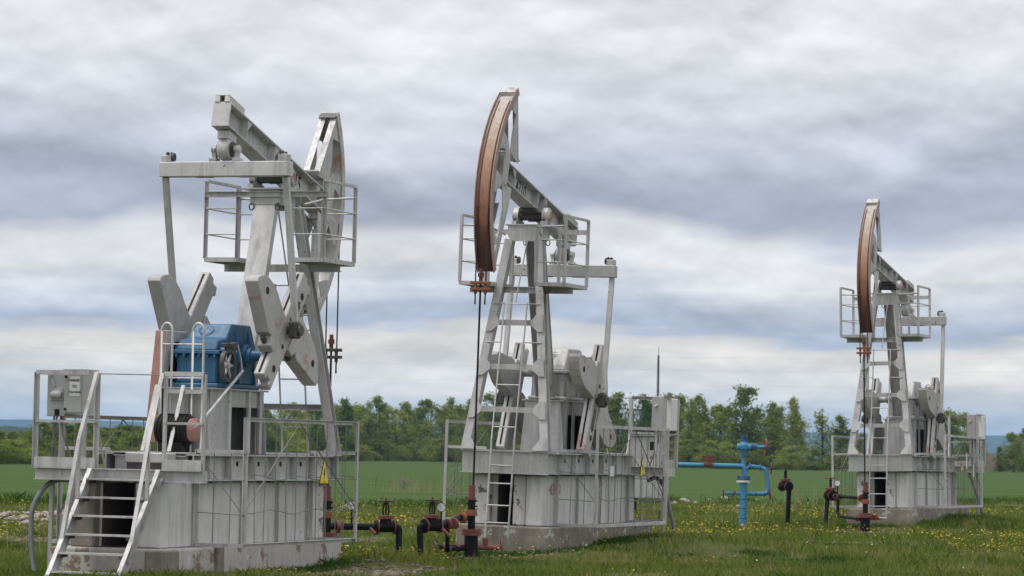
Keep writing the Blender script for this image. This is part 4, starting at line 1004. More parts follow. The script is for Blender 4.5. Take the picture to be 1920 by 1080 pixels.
MB().lathe((0, 0, 1.68), (0, 0, 1), [(0, 0.06), (0.06, 0.10), (0.14, 0.105), (0.20, 0.075), (0.24, 0.06)], 16).tube((-0.15, 0, 1.78), (0.15, 0, 1.78), 0.075, 14).build('cross_body', 'wellblue', T)
for z, r in ((1.93, 0.085), (1.985, 0.085), (2.03, 0.075)): flange((0, 0, z), (0, 0, 1), r, 0.03).build('flange', 'blue', T)
MB().tube((0, 0, 1.9), (0, 0, 2.02), 0.055, 12).build('top_neck', 'blue', T)
for x in (0.17, 0.215, 0.26): flange((x, 0, 1.78), (1, 0, 0), 0.095 - (x - 0.17) * 0.2, 0.03).build('flange', 'blue', T)
MB().tube((0.26, 0, 1.78), (0.46, 0, 1.78), 0.042, 10).build('bonnet', 'wellblue', T)
handwheel((0.48, 0, 1.78), (1, 0, 0), 0.175).build('handwheel', 'valvered', T)
MB().tube((0.46, 0, 1.78), (0.58, 0, 1.78), 0.025, 8).build('wheel_spindle', 'valvered', T)
MB().path(tpath([(0.04, 0, 1.27), (0.14, 0, 1.36), (0.30, 0, 1.34), (0.47, 0, 1.31), (0.53, 0, 1.1), (0.55, 0, 0.76), (0.1, 0, 0.75)], 0.12, 6), 0.046, 12).build('loop_pipe', 'wellblue', T)
MB().tube((0.1, 0, 0.75), (-0.40, 0, 0.76), 0.036, 10).build('lower_pipe', 'wellblue', T)
for x in (0.27, 0.46): flange((x, 0, 0.755), (1, 0, 0), 0.062, 0.03).build('flange', 'blue', T)
for x in (0.13, 0.36): flange((x, 0, 1.35 if x < 0.2 else 1.33), (1, 0, -0.05), 0.07, 0.03).build('flange', 'blue', T)
handwheel((-0.44, 0, 0.76), (1, 0, 0), 0.10).build('handwheel', 'valvered', T)
MB().tube((-0.20, -0.03, 0.76), (-0.20, -0.10, 0.76), 0.04, 8).build('plug', 'valvered', T)
handwheel((0.585, 0, 0.75), (1, 0, 0), 0.12).build('handwheel', 'valvered', T)
handwheel((0.60, 0, 1.31), (1, 0, 0), 0.11).build('handwheel', 'valvered', T)
MB().tube((0.5, 0, 1.31), (0.6, 0, 1.31), 0.02, 6).tube((0.52, 0, 0.75), (0.59, 0, 0.75), 0.02, 6).build('wheel_spindle', 'wellblue', T)

# black riser with a gate valve between the blue wellhead and the far pumpjack
r0 = pix(1475, 986); r0.z = 0
T = thing('pipe_riser', Matrix.Translation(r0), 'black standing pipe with a wheelless red-flanged gate valve, right of the blue wellhead', 'pipe')
v = Vector((-0.04, 0.0, 0.90))
MB().path(tpath([(0, 0, -0.3), (0.05, 0, 0.90), (-0.02, 0, 0.9)], 0.1), 0.055, 12).build('pipe', 'blackpipe', T)
gate_valve(T, v, (0.5, -0.85, 0), 0.068, wheel=False)

# conduits from the platforms into the ground
def conduit(key, pts, lab, r=0.024):
    mat = machine_matrix(*MACH[key]['m'])
    t = thing('cable_conduit', mat, lab, 'conduit')
    MB().path(tpath(pts, 0.35, 8), r, 8).build('tube', 'hose', t)
    return t
conduit('A', [(-4.3, 0.55, 1.20), (-4.35, 0.98, 1.22), (-4.55, 1.13, 0.9), (-4.6, 1.10, 0.4), (-4.72, 0.92, -0.2)], 'thick grey cable hose looping from the stair platform into the grass', 0.032)
conduit('B', [(-4.3, 0.70, 1.12), (-4.3, 0.86, 1.2), (-4.35, 0.98, 1.05), (-4.35, 1.2, 0.3), (-4.35, 1.22, -0.25)], 'grey conduit hooked from the platform of the pumpjack numbered 4310 down to the turf', 0.034)
conduit('C', [(-3.9, 0.85, 1.3), (-3.9, 1.0, 0.95), (-3.9, 1.35, -0.2)], 'slanting grey conduit under the platform near the blue wellhead', 0.034)
cu_ = thing('foot_block', machine_matrix(*MACH['B']['m']) @ Matrix.Translation((-4.35, 1.1, 0.0)), 'small weathered timber block at the foot of the grey conduit', 'block')
MB().box(-0.1, 0.1, -0.2, 0.06, -0.05, 0.09).build('block', 'plank', cu_, bevel=0.012)

# control station standing behind the middle unit
cs = pix(1217, 962); cs.z = 0
T = thing('control_station', Matrix.Translation(cs) @ Matrix.Rotation(-0.25, 4, 'Z'), 'pale grey control cabinet on legs with small window and red label, behind the wire fence', 'cabinet')
MB().box(-0.48, 0.48, -0.25, 0.25, 0.92, 2.08).build('cabinet_body', 'cabinet', T, bevel=0.015)
MB().box(-0.48, 0.48, -0.25, 0.25, 0.40, 0.90).build('lower_cabinet', 'cabinet', T, bevel=0.015)
MB().box(0.0, 0.44, -0.266, -0.253, 1.0, 2.02).build('door', 'cabinet', T, bevel=0.005)
MB().box(-0.44, -0.03, -0.266, -0.253, 1.0, 2.02).build('door', 'cabinet', T, bevel=0.005)
MB().box(0.05, 0.25, -0.272, -0.268, 1.70, 1.93).build('window', 'dark', T)
MB().box(0.06, 0.22, -0.272, -0.268, 1.46, 1.54).build('label_plate', 'valvered', T)
MB().box(-0.55, 0.55, -0.32, 0.3, 2.083, 2.11).build('roof_sheet', 'cabinet', T)
for x in (-0.42, 0.42):
    for y in (-0.2, 0.2): MB().box(x - 0.03, x + 0.03, y - 0.03, y + 0.03, -0.2, 0.398).build('leg', 'grime_and_shade', T)
MB().box(-0.6, 0.6, -0.35, 0.35, 0.30, 0.34).build('sill', 'grime_and_shade', T)

# ------------------------------------------------------------------ ground, field, hills
def vnoise(x, y, seed=0):
    """smooth value noise on numpy arrays, 0..1"""
    xi = np.floor(x).astype(np.int64); yi = np.floor(y).astype(np.int64); fx = x - xi; fy = y - yi
    fx = fx * fx * (3 - 2 * fx); fy = fy * fy * (3 - 2 * fy)
    def h(a_, b_):
        n = (a_ * 374761393 + b_ * 668265263 + seed * 982451653) & 0x7fffffff
        n = ((n ^ (n >> 13)) * 1274126177) & 0x7fffffff
        return ((n ^ (n >> 16)) & 0xffff) / 65535.0
    return (h(xi, yi) * (1 - fx) + h(xi + 1, yi) * fx) * (1 - fy) + (h(xi, yi + 1) * (1 - fx) + h(xi + 1, yi + 1) * fx) * fy
def fbm(x, y, seed=0): return (vnoise(x, y, seed) * 0.55 + vnoise(x * 2.1, y * 2.1, seed + 1) * 0.28 + vnoise(x * 4.3, y * 4.3, seed + 2) * 0.17)
def edge_d(x):     # distance of the field's near edge, rising to the right
    return 97 + 1.25 * x + 3.0 * np.sin(x * 0.35)
MOUNDS = []
for k_, lx_, ly_, rr_, hh_ in (('B', -2.6, 1.7, 1.9, 0.27), ('B', -4.6, 0.6, 1.6, 0.2), ('B', 0.6, 1.5, 1.0, 0.14), ('C', -2.2, 1.2, 2.2, 0.30), ('C', 0.4, 0.7, 1.5, 0.2), ('C', -4.5, 0.5, 2.0, 0.2), ('A', 0.9, -1.3, 0.9, 0.14)):
    q_ = machine_matrix(*MACH[k_]['m']) @ Vector((lx_, ly_, 0)); MOUNDS.append((q_.x, q_.y, rr_, hh_))
def mounds(x, y):
    z = 0.0
    for mx_, my_, rr_, hh_ in MOUNDS: z = np.maximum(z, hh_ * np.exp(-((x - mx_) ** 2 + (y - my_) ** 2) / rr_ ** 2))
    return z
def height(x, y):
    n = fbm(x * 0.22, y * 0.22, 5) - 0.5
    near = np.clip((y - 20) / 15, 0, 1) * np.clip((edge_d(x) + 4 - y) / 8, 0, 1)
    return mounds(x, y) + n * 0.16 * near - 0.03 + 0.10 * np.exp(-((y - edge_d(x) + 4) / 3.0) ** 2) * fbm(x * 0.5, y * 0.5, 9)

def grid_obj(name, xs, ys, zf, mat, kind, smooth=True):
    X, Y = np.meshgrid(xs, ys); Z = zf(X, Y)
    v = np.stack([X, Y, Z], -1).reshape(-1, 3); nx, ny = len(xs), len(ys)
    i = (np.arange(ny - 1)[:, None] * nx + np.arange(nx - 1)[None]).reshape(-1)
    f = np.stack([i, i + 1, i + nx + 1, i + nx], -1)
    me = bpy.data.meshes.new(name); me.from_pydata(v.tolist(), [], f.tolist()); me.update()
    if smooth: me.polygons.foreach_set('use_smooth', [True] * len(f))
    me.materials.append(mat); o = bpy.data.objects.new(name, me); C.objects.link(o); o['kind'] = kind
    return o
def soil_mat(name, cols, scale, scale2, rough=0.95, bump=0.4, dist=0.03):
    m, t = new_mat(name); L = t.links.new
    out = t.nodes.new('ShaderNodeOutputMaterial'); p = t.nodes.new('ShaderNodeBsdfPrincipled'); L(p.outputs[0], out.inputs[0])
    g = t.nodes.new('ShaderNodeNewGeometry')
    def no(sc, det):
        n = t.nodes.new('ShaderNodeTexNoise'); n.inputs['Scale'].default_value = sc; n.inputs['Detail'].default_value = det; n.inputs['Roughness'].default_value = 0.65
        L(g.outputs['Position'], n.inputs['Vector']); return n.outputs['Fac']
    rp = t.nodes.new('ShaderNodeValToRGB'); e = rp.color_ramp.elements
    while len(e) > 1: e.remove(e[-1])
    for i, (q, c_) in enumerate(cols):
        k = e[0] if i == 0 else e.new(q); k.position = q; k.color = c_ + (1,)
    ad = t.nodes.new('ShaderNodeMath'); ad.operation = 'MULTIPLY_ADD'; ad.inputs[1].default_value = 0.5
    hf = t.nodes.new('ShaderNodeMath'); hf.operation = 'MULTIPLY'; hf.inputs[1].default_value = 0.5
    L(no(scale, 6), hf.inputs[0]); L(no(scale2, 5), ad.inputs[0]); L(hf.outputs[0], ad.inputs[2]); L(ad.outputs[0], rp.inputs[0])
    L(rp.outputs[0], p.inputs['Base Color']); p.inputs['Roughness'].default_value = rough; p.inputs['Specular IOR Level'].default_value = 0.15
    b = t.nodes.new('ShaderNodeBump'); b.inputs['Strength'].default_value = bump; b.inputs['Distance'].default_value = dist
    L(no(scale2 * 2, 4), b.inputs['Height']); L(b.outputs[0], p.inputs['Normal'])
    return m
M['turf'] = soil_mat('turf_soil', [(0.25, (0.085, 0.065, 0.04)), (0.42, (0.075, 0.075, 0.026)), (0.55, (0.08, 0.10, 0.025)), (0.75, (0.12, 0.10, 0.05))], 0.35, 6.0)
M['crop'] = soil_mat('young_crop', [(0.3, (0.032, 0.064, 0.008)), (0.48, (0.044, 0.084, 0.010)), (0.6, (0.042, 0.088, 0.011)), (0.75, (0.060, 0.100, 0.015))], 0.05, 0.9, bump=0.6, dist=0.08)
t = M['crop'].node_tree; L = t.links.new
pb_ = [n for n in t.nodes if n.type == 'BSDF_PRINCIPLED'][0]; src = pb_.inputs['Base Color'].links[0].from_socket
g_ = t.nodes.new('ShaderNodeNewGeometry'); sp_ = t.nodes.new('ShaderNodeSeparateXYZ'); L(g_.outputs['Position'], sp_.inputs[0])
wv = t.nodes.new('ShaderNodeTexWave'); wv.wave_type = 'BANDS'; wv.bands_direction = 'Y'; wv.inputs['Scale'].default_value = 0.022; wv.inputs['Distortion'].default_value = 3.0; wv.inputs['Detail'].default_value = 3; wv.inputs['Detail Scale'].default_value = 0.6
mp_ = t.nodes.new('ShaderNodeMapping'); mp_.inputs['Rotation'].default_value = (0, 0, 0.08); mp_.inputs['Scale'].default_value = (0.12, 1, 1); L(g_.outputs['Position'], mp_.inputs[0]); L(mp_.outputs[0], wv.inputs['Vector'])
mr_ = t.nodes.new('ShaderNodeMapRange'); L(wv.outputs['Fac'], mr_.inputs[0]); mr_.inputs[3].default_value = 0.90; mr_.inputs[4].default_value = 1.12
vm = t.nodes.new('ShaderNodeVectorMath'); vm.operation = 'SCALE'; L(src, vm.inputs[0]); L(mr_.outputs[0], vm.inputs['Scale']); L(vm.outputs[0], pb_.inputs['Base Color'])
M['forest'] = soil_mat('far_forest', [(0.3, (0.016, 0.030, 0.014)), (0.5, (0.026, 0.044, 0.02)), (0.7, (0.045, 0.058, 0.028))], 0.012, 0.07, bump=1.0, dist=3.0)
M['earth'] = soil_mat('bare_bank', [(0.3, (0.075, 0.058, 0.04)), (0.5, (0.10, 0.08, 0.058)), (0.7, (0.075, 0.09, 0.035))], 0.1, 0.8)

ys = np.concatenate([np.linspace(-40, 36, 20), np.linspace(36.4, 130, 240), np.linspace(132, 600, 40), np.geomspace(620, 9000, 24)])
xs = np.concatenate([-np.geomspace(5000, 42, 20), np.linspace(-40, 42, 200), np.geomspace(44, 5000, 20)])
grid_obj('ground', xs, ys, height, M['turf'], 'structure')
# crop field: a sheet just above the ground from its ragged near edge outwards
ny = 60
fx = np.concatenate([-np.geomspace(900, 46, 10), np.linspace(-44, 52, 120), np.geomspace(56, 1200, 10)])
tt_ = np.concatenate([[0, 0.004, 0.01, 0.02, 0.04], np.linspace(0.06, 1, 16)])
V = []
for t_ in tt_:
    for x in fx:
        e0 = float(edge_d(np.array(np.clip(x, -60, 70)))); y = e0 + (620 - e0) * t_
        V.append((x * (1 + t_ * 0.6), y, 0.05 + float(height(np.array(x), np.array(y))) * 0))
nx = len(fx)
F_ = [(j * nx + i, j * nx + i + 1, (j + 1) * nx + i + 1, (j + 1) * nx + i) for j in range(len(tt_) - 1) for i in range(nx - 1)]
me = bpy.data.meshes.new('crop_field'); me.from_pydata(V, [], F_); me.materials.append(M['crop'])
o = bpy.data.objects.new('crop_field', me); C.objects.link(o); o['kind'] = 'structure'

def ridge(name, y0, depth, hfun, x0, x1, mat, n=220):
    v, f = [], []
    for i, x in enumerate(np.linspace(x0, x1, n)):
        h = hfun(x)
        prof = [(0, -2.0), (0.25, 0.45 * h), (0.5, 0.8 * h), (0.72, 0.97 * h), (0.85, h), (1.0, 0.8 * h), (1.3, -2.0)]
        for t_, z in prof: v.append((x, y0 + depth * t_, z))
    k = 7
    for i in range(n - 1):
        for j in range(k - 1): f.append((i * k + j, (i + 1) * k + j, (i + 1) * k + j + 1, i * k + j + 1))
    me = bpy.data.meshes.new(name); me.from_pydata(v, [], f); me.polygons.foreach_set('use_smooth', [True] * len(f)); me.materials.append(mat)
    o = bpy.data.objects.new(name, me); C.objects.link(o); o['kind'] = 'structure'; return o
vn1 = lambda x, s, seed: float(fbm(np.array([x / s]), np.array([0.3]), seed)[0])
ridge('hills', 6600, 900, lambda x: 60 + 12 * (vn1(x, 900, 3) - 0.5) + 3 * (vn1(x, 150, 8) - 0.5), -3600, 3600, M['forest'])
ridge('hills', 1500, 160, lambda x: max(0, min(1, (-75 - x) / 70)) * (11 + 4 * (vn1(x, 120, 4) - 0.5) + 2.2 * (vn1(x, 9, 12) - 0.5)), -900, -70, M['forest'], 420)
bank = ridge('bank', 478, 14, lambda x: 2.6 * max(0, min(1, (x - 52) / 12)) * max(0, min(1, (95 - x) / 10)) + 0.5 * vn1(x, 6, 2), 46, 110, M['earth'], 60)

# ------------------------------------------------------------------ trees
def leaf_mat(name, c0, c1):
    m, t = new_mat(name); L = t.links.new
    out = t.nodes.new('ShaderNodeOutputMaterial'); d = t.nodes.new('ShaderNodeBsdfDiffuse'); tr = t.nodes.new('ShaderNodeBsdfTranslucent')
    mx = t.nodes.new('ShaderNodeMixShader'); mx.inputs[0].default_value = 0.42
    at = t.nodes.new('ShaderNodeAttribute'); at.attribute_name = 'tint'
    oi = t.nodes.new('ShaderNodeObjectInfo')
    ad = t.nodes.new('ShaderNodeMath'); ad.operation = 'MULTIPLY_ADD'; ad.inputs[1].default_value = 0.45; L(oi.outputs['Random'], ad.inputs[0]); 
    sc = t.nodes.new('ShaderNodeMath'); sc.operation = 'MULTIPLY'; sc.inputs[1].default_value = 0.6; L(at.outputs['Fac'], sc.inputs[0]); L(sc.outputs[0], ad.inputs[2])
    mc = t.nodes.new('ShaderNodeMix'); mc.data_type = 'RGBA'; L(ad.outputs[0], mc.inputs[0]); mc.inputs[6].default_value = c0 + (1,); mc.inputs[7].default_value = c1 + (1,)
    L(mc.outputs[2], d.inputs[0]); L(mc.outputs[2], tr.inputs[0]); L(d.outputs[0], mx.inputs[1]); L(tr.outputs[0], mx.inputs[2]); L(mx.outputs[0], out.inputs[0])
    return m
M['leaf'] = leaf_mat('spring_leaves', (0.14, 0.19, 0.03), (0.35, 0.39, 0.10))
M['leafdark'] = leaf_mat('dark_leaves', (0.105, 0.155, 0.027), (0.25, 0.30, 0.07))
M['bark'] = paint('grey_bark', (0.10, 0.085, 0.07), 0.3, 0.9)
def crown_mesh(name, seed, n, shape, mat):
    r = np.random.default_rng(seed)
    # unit tree: height 1; shape(t) -> radius at height t
    cl = []
    while len(cl) < (55 if seed % 2 else 75):
        t = r.uniform(0.04, 0.99); rad = shape(t); ang = r.uniform(0, 2 * np.pi); q = rad * np.sqrt(r.uniform(0.0, 1.0)) * r.uniform(0.7, 1.15)
        cl.append((q * np.cos(ang), q * np.sin(ang), t, r.uniform(0.05, 0.10) * (1.15 - 0.6 * t)))
    cl = np.array(cl)
    k = r.integers(0, len(cl), n)
    ctr = cl[k, :3] + r.normal(0, 1, (n, 3)) * cl[k, 3:4] * np.array([1, 1, 1.15]) * 0.62
    sz = r.uniform(0.010, 0.022, n)
    u = r.normal(0, 1, (n, 3)); u /= np.linalg.norm(u, axis=1)[:, None]
    w = np.cross(u, r.normal(0, 1, (n, 3))); w /= np.linalg.norm(w, axis=1)[:, None]
    V = np.stack([ctr - u * sz[:, None], ctr + w * sz[:, None] * 0.6, ctr + u * sz[:, None], ctr - w * sz[:, None] * 0.6], 1).reshape(-1, 3)
    V[:, 0] += 0.05 * np.sin(V[:, 2] * 6 + seed) * V[:, 2]; V[:, 1] += 0.05 * np.cos(V[:, 2] * 5 + seed) * V[:, 2]
    V[:, 2] = np.maximum(V[:, 2], 0.02)
    me = bpy.data.meshes.new(name); me.from_pydata(V.tolist(), [], np.arange(4 * n).reshape(-1, 4).tolist())
    at = me.attributes.new('tint', 'FLOAT', 'POINT'); at.data.foreach_set('value', np.repeat(np.clip(r.normal(0.5, 0.3, n), 0, 1), 4).astype(np.float32))
    me.materials.append(mat)
    return me, cl
def trunk_mesh(name, seed, cl):
    r = random.Random(seed); mb = MB()
    pts = [(0.012 * math.sin(z * 7 + seed), 0.012 * math.cos(z * 5 + seed), z) for z in (-0.03, 0.12, 0.3, 0.5, 0.7, 0.86, 0.96)]
    mb.path(pts, 0.01, 6, radii=[0.016, 0.014, 0.012, 0.0095, 0.007, 0.0045, 0.002])
    for c_ in cl[::2]:
        z0 = max(0.1, c_[2] - r.uniform(0.08, 0.2)); mb.path([(0, 0, z0), (c_[0] * 0.5, c_[1] * 0.5, (z0 + c_[2]) / 2 - 0.01), tuple(c_[:3])], 0.003, 4, radii=[0.006, 0.004, 0.0015])
    me = mb.mesh(name); me.materials.append(M['bark']); return me
SH = [lambda t: 0.25 * (1 - t) ** 0.5 * min(1, t * 3 + 0.3), lambda t: 0.30 * math.sin(math.pi * min(1, 0.12 + t * 0.86)) ** 0.8,
      lambda t: 0.21 * (1 - t) ** 0.4 * min(1, t * 4 + 0.25), lambda t: 0.34 * math.sin(math.pi * (0.15 + t * 0.8)) ** 0.6, lambda t: 0.15 * (1 - t) ** 0.7 + 0.02]
variants = []
for i, sh in enumerate(SH * 2):
    n = (4600, 5400, 3600, 6000, 1300)[i % 5]
    cm, cl = crown_mesh('crown', 100 + i, n, sh, M['leaf' if i % 3 else 'leafdark']); variants.append((cm, trunk_mesh('trunk', i, cl)))
def tree_line_D(px): return float(np.interp(px, [0, 260, 480, 760, 1150, 1350, 1520, 1800, 1950], [262, 300, 400, 510, 450, 405, 400, 440, 440]))
def yhor(px): return 849 + 0.0165 * (px - 960)
rt = random.Random(3)
KIND = {0: 'upright leafy tree', 1: 'rounded leafy tree', 2: 'narrow leafy tree', 3: 'broad bushy tree', 4: 'thin sparse tree'}
treelist = []
def tree(px, top_y, D, kind, wide=1.0, cat='tree', where=''):
    p = pix_at(px, yhor(px), D); h = (yhor(px) - top_y) / FPX * D + CAM_H
    treelist.append((p.x, D, h, kind, wide, cat, where))
for px, ty in ((1296, 752), (1318, 742), (1352, 760), (1390, 731), (1412, 772), (1448, 756), (1462, 764), (1492, 748)):
    tree(px, ty + rt.uniform(-3, 3), tree_line_D(px) + rt.uniform(-6, 10), rt.choice((0, 0, 2, 1)), 1.0, where='behind the blue wellhead')
tree(1541, 766, 402, 4, 1.2, where='standing apart between the blue wellhead and the far pumpjack'); tree(1576, 781, 398, 0, 1.1, where='standing apart between the blue wellhead and the far pumpjack')
px = 642.0
while px < 900:
    tree(px, 757 + rt.uniform(-12, 10), tree_line_D(px) + rt.uniform(-12, 14), rt.choice((0, 1, 0, 2, 3)), 1.0, where='in the belt between the two nearer pumpjacks'); px += rt.uniform(15, 25)
px = 905.0
while px < 1285:
    tree(px, 752 + rt.uniform(-12, 12), tree_line_D(px) + rt.uniform(-12, 14), rt.choice((0, 1, 0, 2, 4)), 1.0, where='in the belt behind the pumpjack numbered 4310'); px += rt.uniform(17, 27)
px = 470.0
while px < 640:
    tree(px, 772 - (px - 470) * 0.09 + rt.uniform(-10, 10), tree_line_D(px) + rt.uniform(-8, 12), rt.choice((0, 1, 3, 2)), 1.0, where='in the belt behind the blue-gearbox pumpjack'); px += rt.uniform(17, 26)
px = -25.0
while px < 470:
    tree(px, (802 if px < 60 else 796) + rt.uniform(-9, 10), tree_line_D(px) + rt.uniform(-10, 14), rt.choice((1, 3, 3, 0)), 1.35, where='in the low thicket behind the stair platform'); px += rt.uniform(15, 23)
for px, ty in ((1612, 812), (1640, 806), (1668, 812), (1700, 790), (1730, 800), (1784, 772), (1812, 776), (1836, 812), (1900, 812), (1922, 806), (1950, 810), (1876, 838)):
    tree(px, ty, tree_line_D(px) + rt.uniform(-10, 10), rt.choice((0, 1, 2)) if px < 1870 else 1, 1.2, where='behind the far pumpjack')
for i in range(46):       # undergrowth closing the gaps along the belt
    px = -10 + i * 36.5 + rt.uniform(-9, 9)
    if 1590 < px < 1620: continue
    tree(px, yhor(px) - rt.uniform(8, 34) * (1.0 if px < 1520 else 0.6), tree_line_D(px) - rt.uniform(4, 16), 3, 2.2, 'bush', where='at the foot of the ' + ('low thicket behind the stair platform' if px < 470 else 'belt behind the blue-gearbox pumpjack' if px < 640 else 'belt between the two nearer pumpjacks' if px < 900 else 'belt behind the pumpjack numbered 4310' if px < 1285 else 'trees behind the blue wellhead' if px < 1590 else 'bank behind the far pumpjack'))
for i, (x, y, h, kind, wide, cat, where) in enumerate(treelist):
    cm, tm = variants[(kind + 5 * (i % 2)) % 10]
    nm = 'bush' if cat == 'bush' else 'tree'
    lab = ('low green bush ' + where) if cat == 'bush' else (KIND[kind] + ' ' + where)
    wd = h * wide * rt.uniform(0.9, 1.3)
    sc = Matrix.Diagonal((wd, wd, h, 1))
    rot = Matrix.Rotation(rt.uniform(0, 6.28), 4, 'Z')
    T = thing(nm, Matrix.Translation((x, y, -0.05)) @ rot, lab, cat, 'bushes along the belt' if cat == 'bush' else 'trees of the shelter belt: ' + lab)
    for me, nn_ in ((cm, 'crown'), (tm, 'trunk')):
        o = bpy.data.objects.new(nn_, me); C.objects.link(o); o.parent = T; o.matrix_basis = sc

# ------------------------------------------------------------------ power line
def pole(px, top_y, D, lab):
    p = pix_at(px, yhor(px), D); h = (yhor(px) - top_y) / FPX * D + CAM_H
    T = thing('power_pole', Matrix.Translation((p.x, D, 0)), lab, 'pole', 'power poles')
    MB().tube((0, 0, -0.5), (0, 0, h * 0.93), 0.15, 8, 0.10).tube((0, 0, h * 0.93), (0.02, 0, h), 0.03, 6, 0.02).build('post', 'pole', T)
    for z in (0.78, 0.86): MB().tube((0, -0.11, h * z), (0, -0.11, h * z + 0.16), 0.05, 6).build('insulator', 'pole', T)
    return p.x, D, h
a1 = pole(1232, 650, 300, 'tall dark power pole rising above the trees behind the pumpjack numbered 4310')
a2 = pole(1431, 766, 660, 'distant power pole showing between the trees near the blue wellhead')
for k, (z, dy, sag) in enumerate(((10.7, 0, 2.0), (9.6, 4.0, 1.6), (8.3, 9.0, 1.4))):
    pts = [(x, 300 + dy, z - sag * (1 - ((x - a1[0]) / 70) ** 2 if abs(x - a1[0]) < 70 else 0) + sag) for x in np.linspace(a1[0] - 90, a1[0] + 90, 41)]
    w = MB().path(pts, 0.0045, 4).build('power_line', 'aluline'); tag(w, 'thin dark overhead wire crossing the sky behind the trees', 'wire', 'overhead wires')

# ------------------------------------------------------------------ grass, flowers, stones
def blades_mesh(name, base, hgt, wid, lean, tint, mat):
    n = len(base); ang = rng.uniform(0, 2 * np.pi, n); la = rng.uniform(0, 2 * np.pi, n)
    side = np.stack([np.cos(ang), np.sin(ang), np.zeros(n)], 1) * (wid / 2)[:, None]
    ln = np.stack([np.cos(la) * lean, np.sin(la) * lean, np.ones(n)], 1) * hgt[:, None]
    mid = base + ln * np.array([0.35, 0.35, 0.6])
    V = np.stack([base - side, base + side, mid + side * 0.75, base + ln, mid - side * 0.75], 1).reshape(-1, 3)
    i = np.arange(n) * 5
    F = np.stack([i, i + 1, i + 2, i + 3, i + 4], 1)
    me = bpy.data.meshes.new(name)
    me.vertices.add(len(V)); me.vertices.foreach_set('co', V.astype(np.float32).ravel())
    me.loops.add(F.size); me.loops.foreach_set('vertex_index', F.ravel().astype(np.int32))
    me.polygons.add(n); me.polygons.foreach_set('loop_start', (np.arange(n) * 5).astype(np.int32)); me.polygons.foreach_set('loop_total', np.full(n, 5, np.int32))
    me.update(calc_edges=True)
    at = me.attributes.new('tint', 'FLOAT', 'POINT'); at.data.foreach_set('value', np.repeat(tint, 5).astype(np.float32))
    me.materials.append(mat); o = bpy.data.objects.new(name, me); C.objects.link(o); return o
def grass_mat(name, stops):
    m, t = new_mat(name); L = t.links.new
    out = t.nodes.new('ShaderNodeOutputMaterial'); d = t.nodes.new('ShaderNodeBsdfDiffuse'); tr = t.nodes.new('ShaderNodeBsdfTranslucent'); mx = t.nodes.new('ShaderNodeMixShader'); mx.inputs[0].default_value = 0.35
    at = t.nodes.new('ShaderNodeAttribute'); at.attribute_name = 'tint'
    rp = t.nodes.new('ShaderNodeValToRGB'); e = rp.color_ramp.elements
    while len(e) > 1: e.remove(e[-1])
    for i, (q, c_) in enumerate(stops):
        k = e[0] if i == 0 else e.new(q); k.position = q; k.color = c_ + (1,)
    L(at.outputs['Fac'], rp.inputs[0]); L(rp.outputs[0], d.inputs[0]); L(rp.outputs[0], tr.inputs[0]); L(d.outputs[0], mx.inputs[1]); L(tr.outputs[0], mx.inputs[2]); L(mx.outputs[0], out.inputs[0])
    return m
M['grass'] = grass_mat('grass_blades', [(0.0, (0.050, 0.092, 0.012)), (0.35, (0.110, 0.172, 0.024)), (0.7, (0.195, 0.25, 0.05)), (0.88, (0.29, 0.31, 0.10)), (1.0, (0.38, 0.31, 0.17))])
M['weed'] = grass_mat('weed_leaves', [(0.0, (0.042, 0.100, 0.018)), (0.6, (0.085, 0.165, 0.028)), (1.0, (0.14, 0.21, 0.045))])
M['straw'] = grass_mat('dry_stalks', [(0.0, (0.30, 0.23, 0.14)), (1.0, (0.48, 0.39, 0.25))])
def scatter(n, y0, y1, power=2.2):
    """points in the visible wedge, denser towards the camera"""
    u = rng.uniform(0, 1, n)
    y = (y0 ** (1 - power) + u * (y1 ** (1 - power) - y0 ** (1 - power))) ** (1 / (1 - power))
    half = y * 0.172 + 2.5
    return rng.uniform(-1, 1, n) * half, y
INV = {k: machine_matrix(*MACH[k]['m']).inverted() for k in 'ABC'}
def on_slab(x, y, grow=0.0):
    bad = np.zeros(len(x), bool)
    for k in 'ABC':
        m = INV[k]
        lx = m[0][0] * x + m[0][1] * y + m[0][3]; ly = m[1][0] * x + m[1][1] * y + m[1][3]
        bad |= (lx > -4.77 - grow) & (lx < 0.95 + grow) & (np.abs(ly) < 0.78 + grow)
    return bad
g1 = pix(545, 1062); 
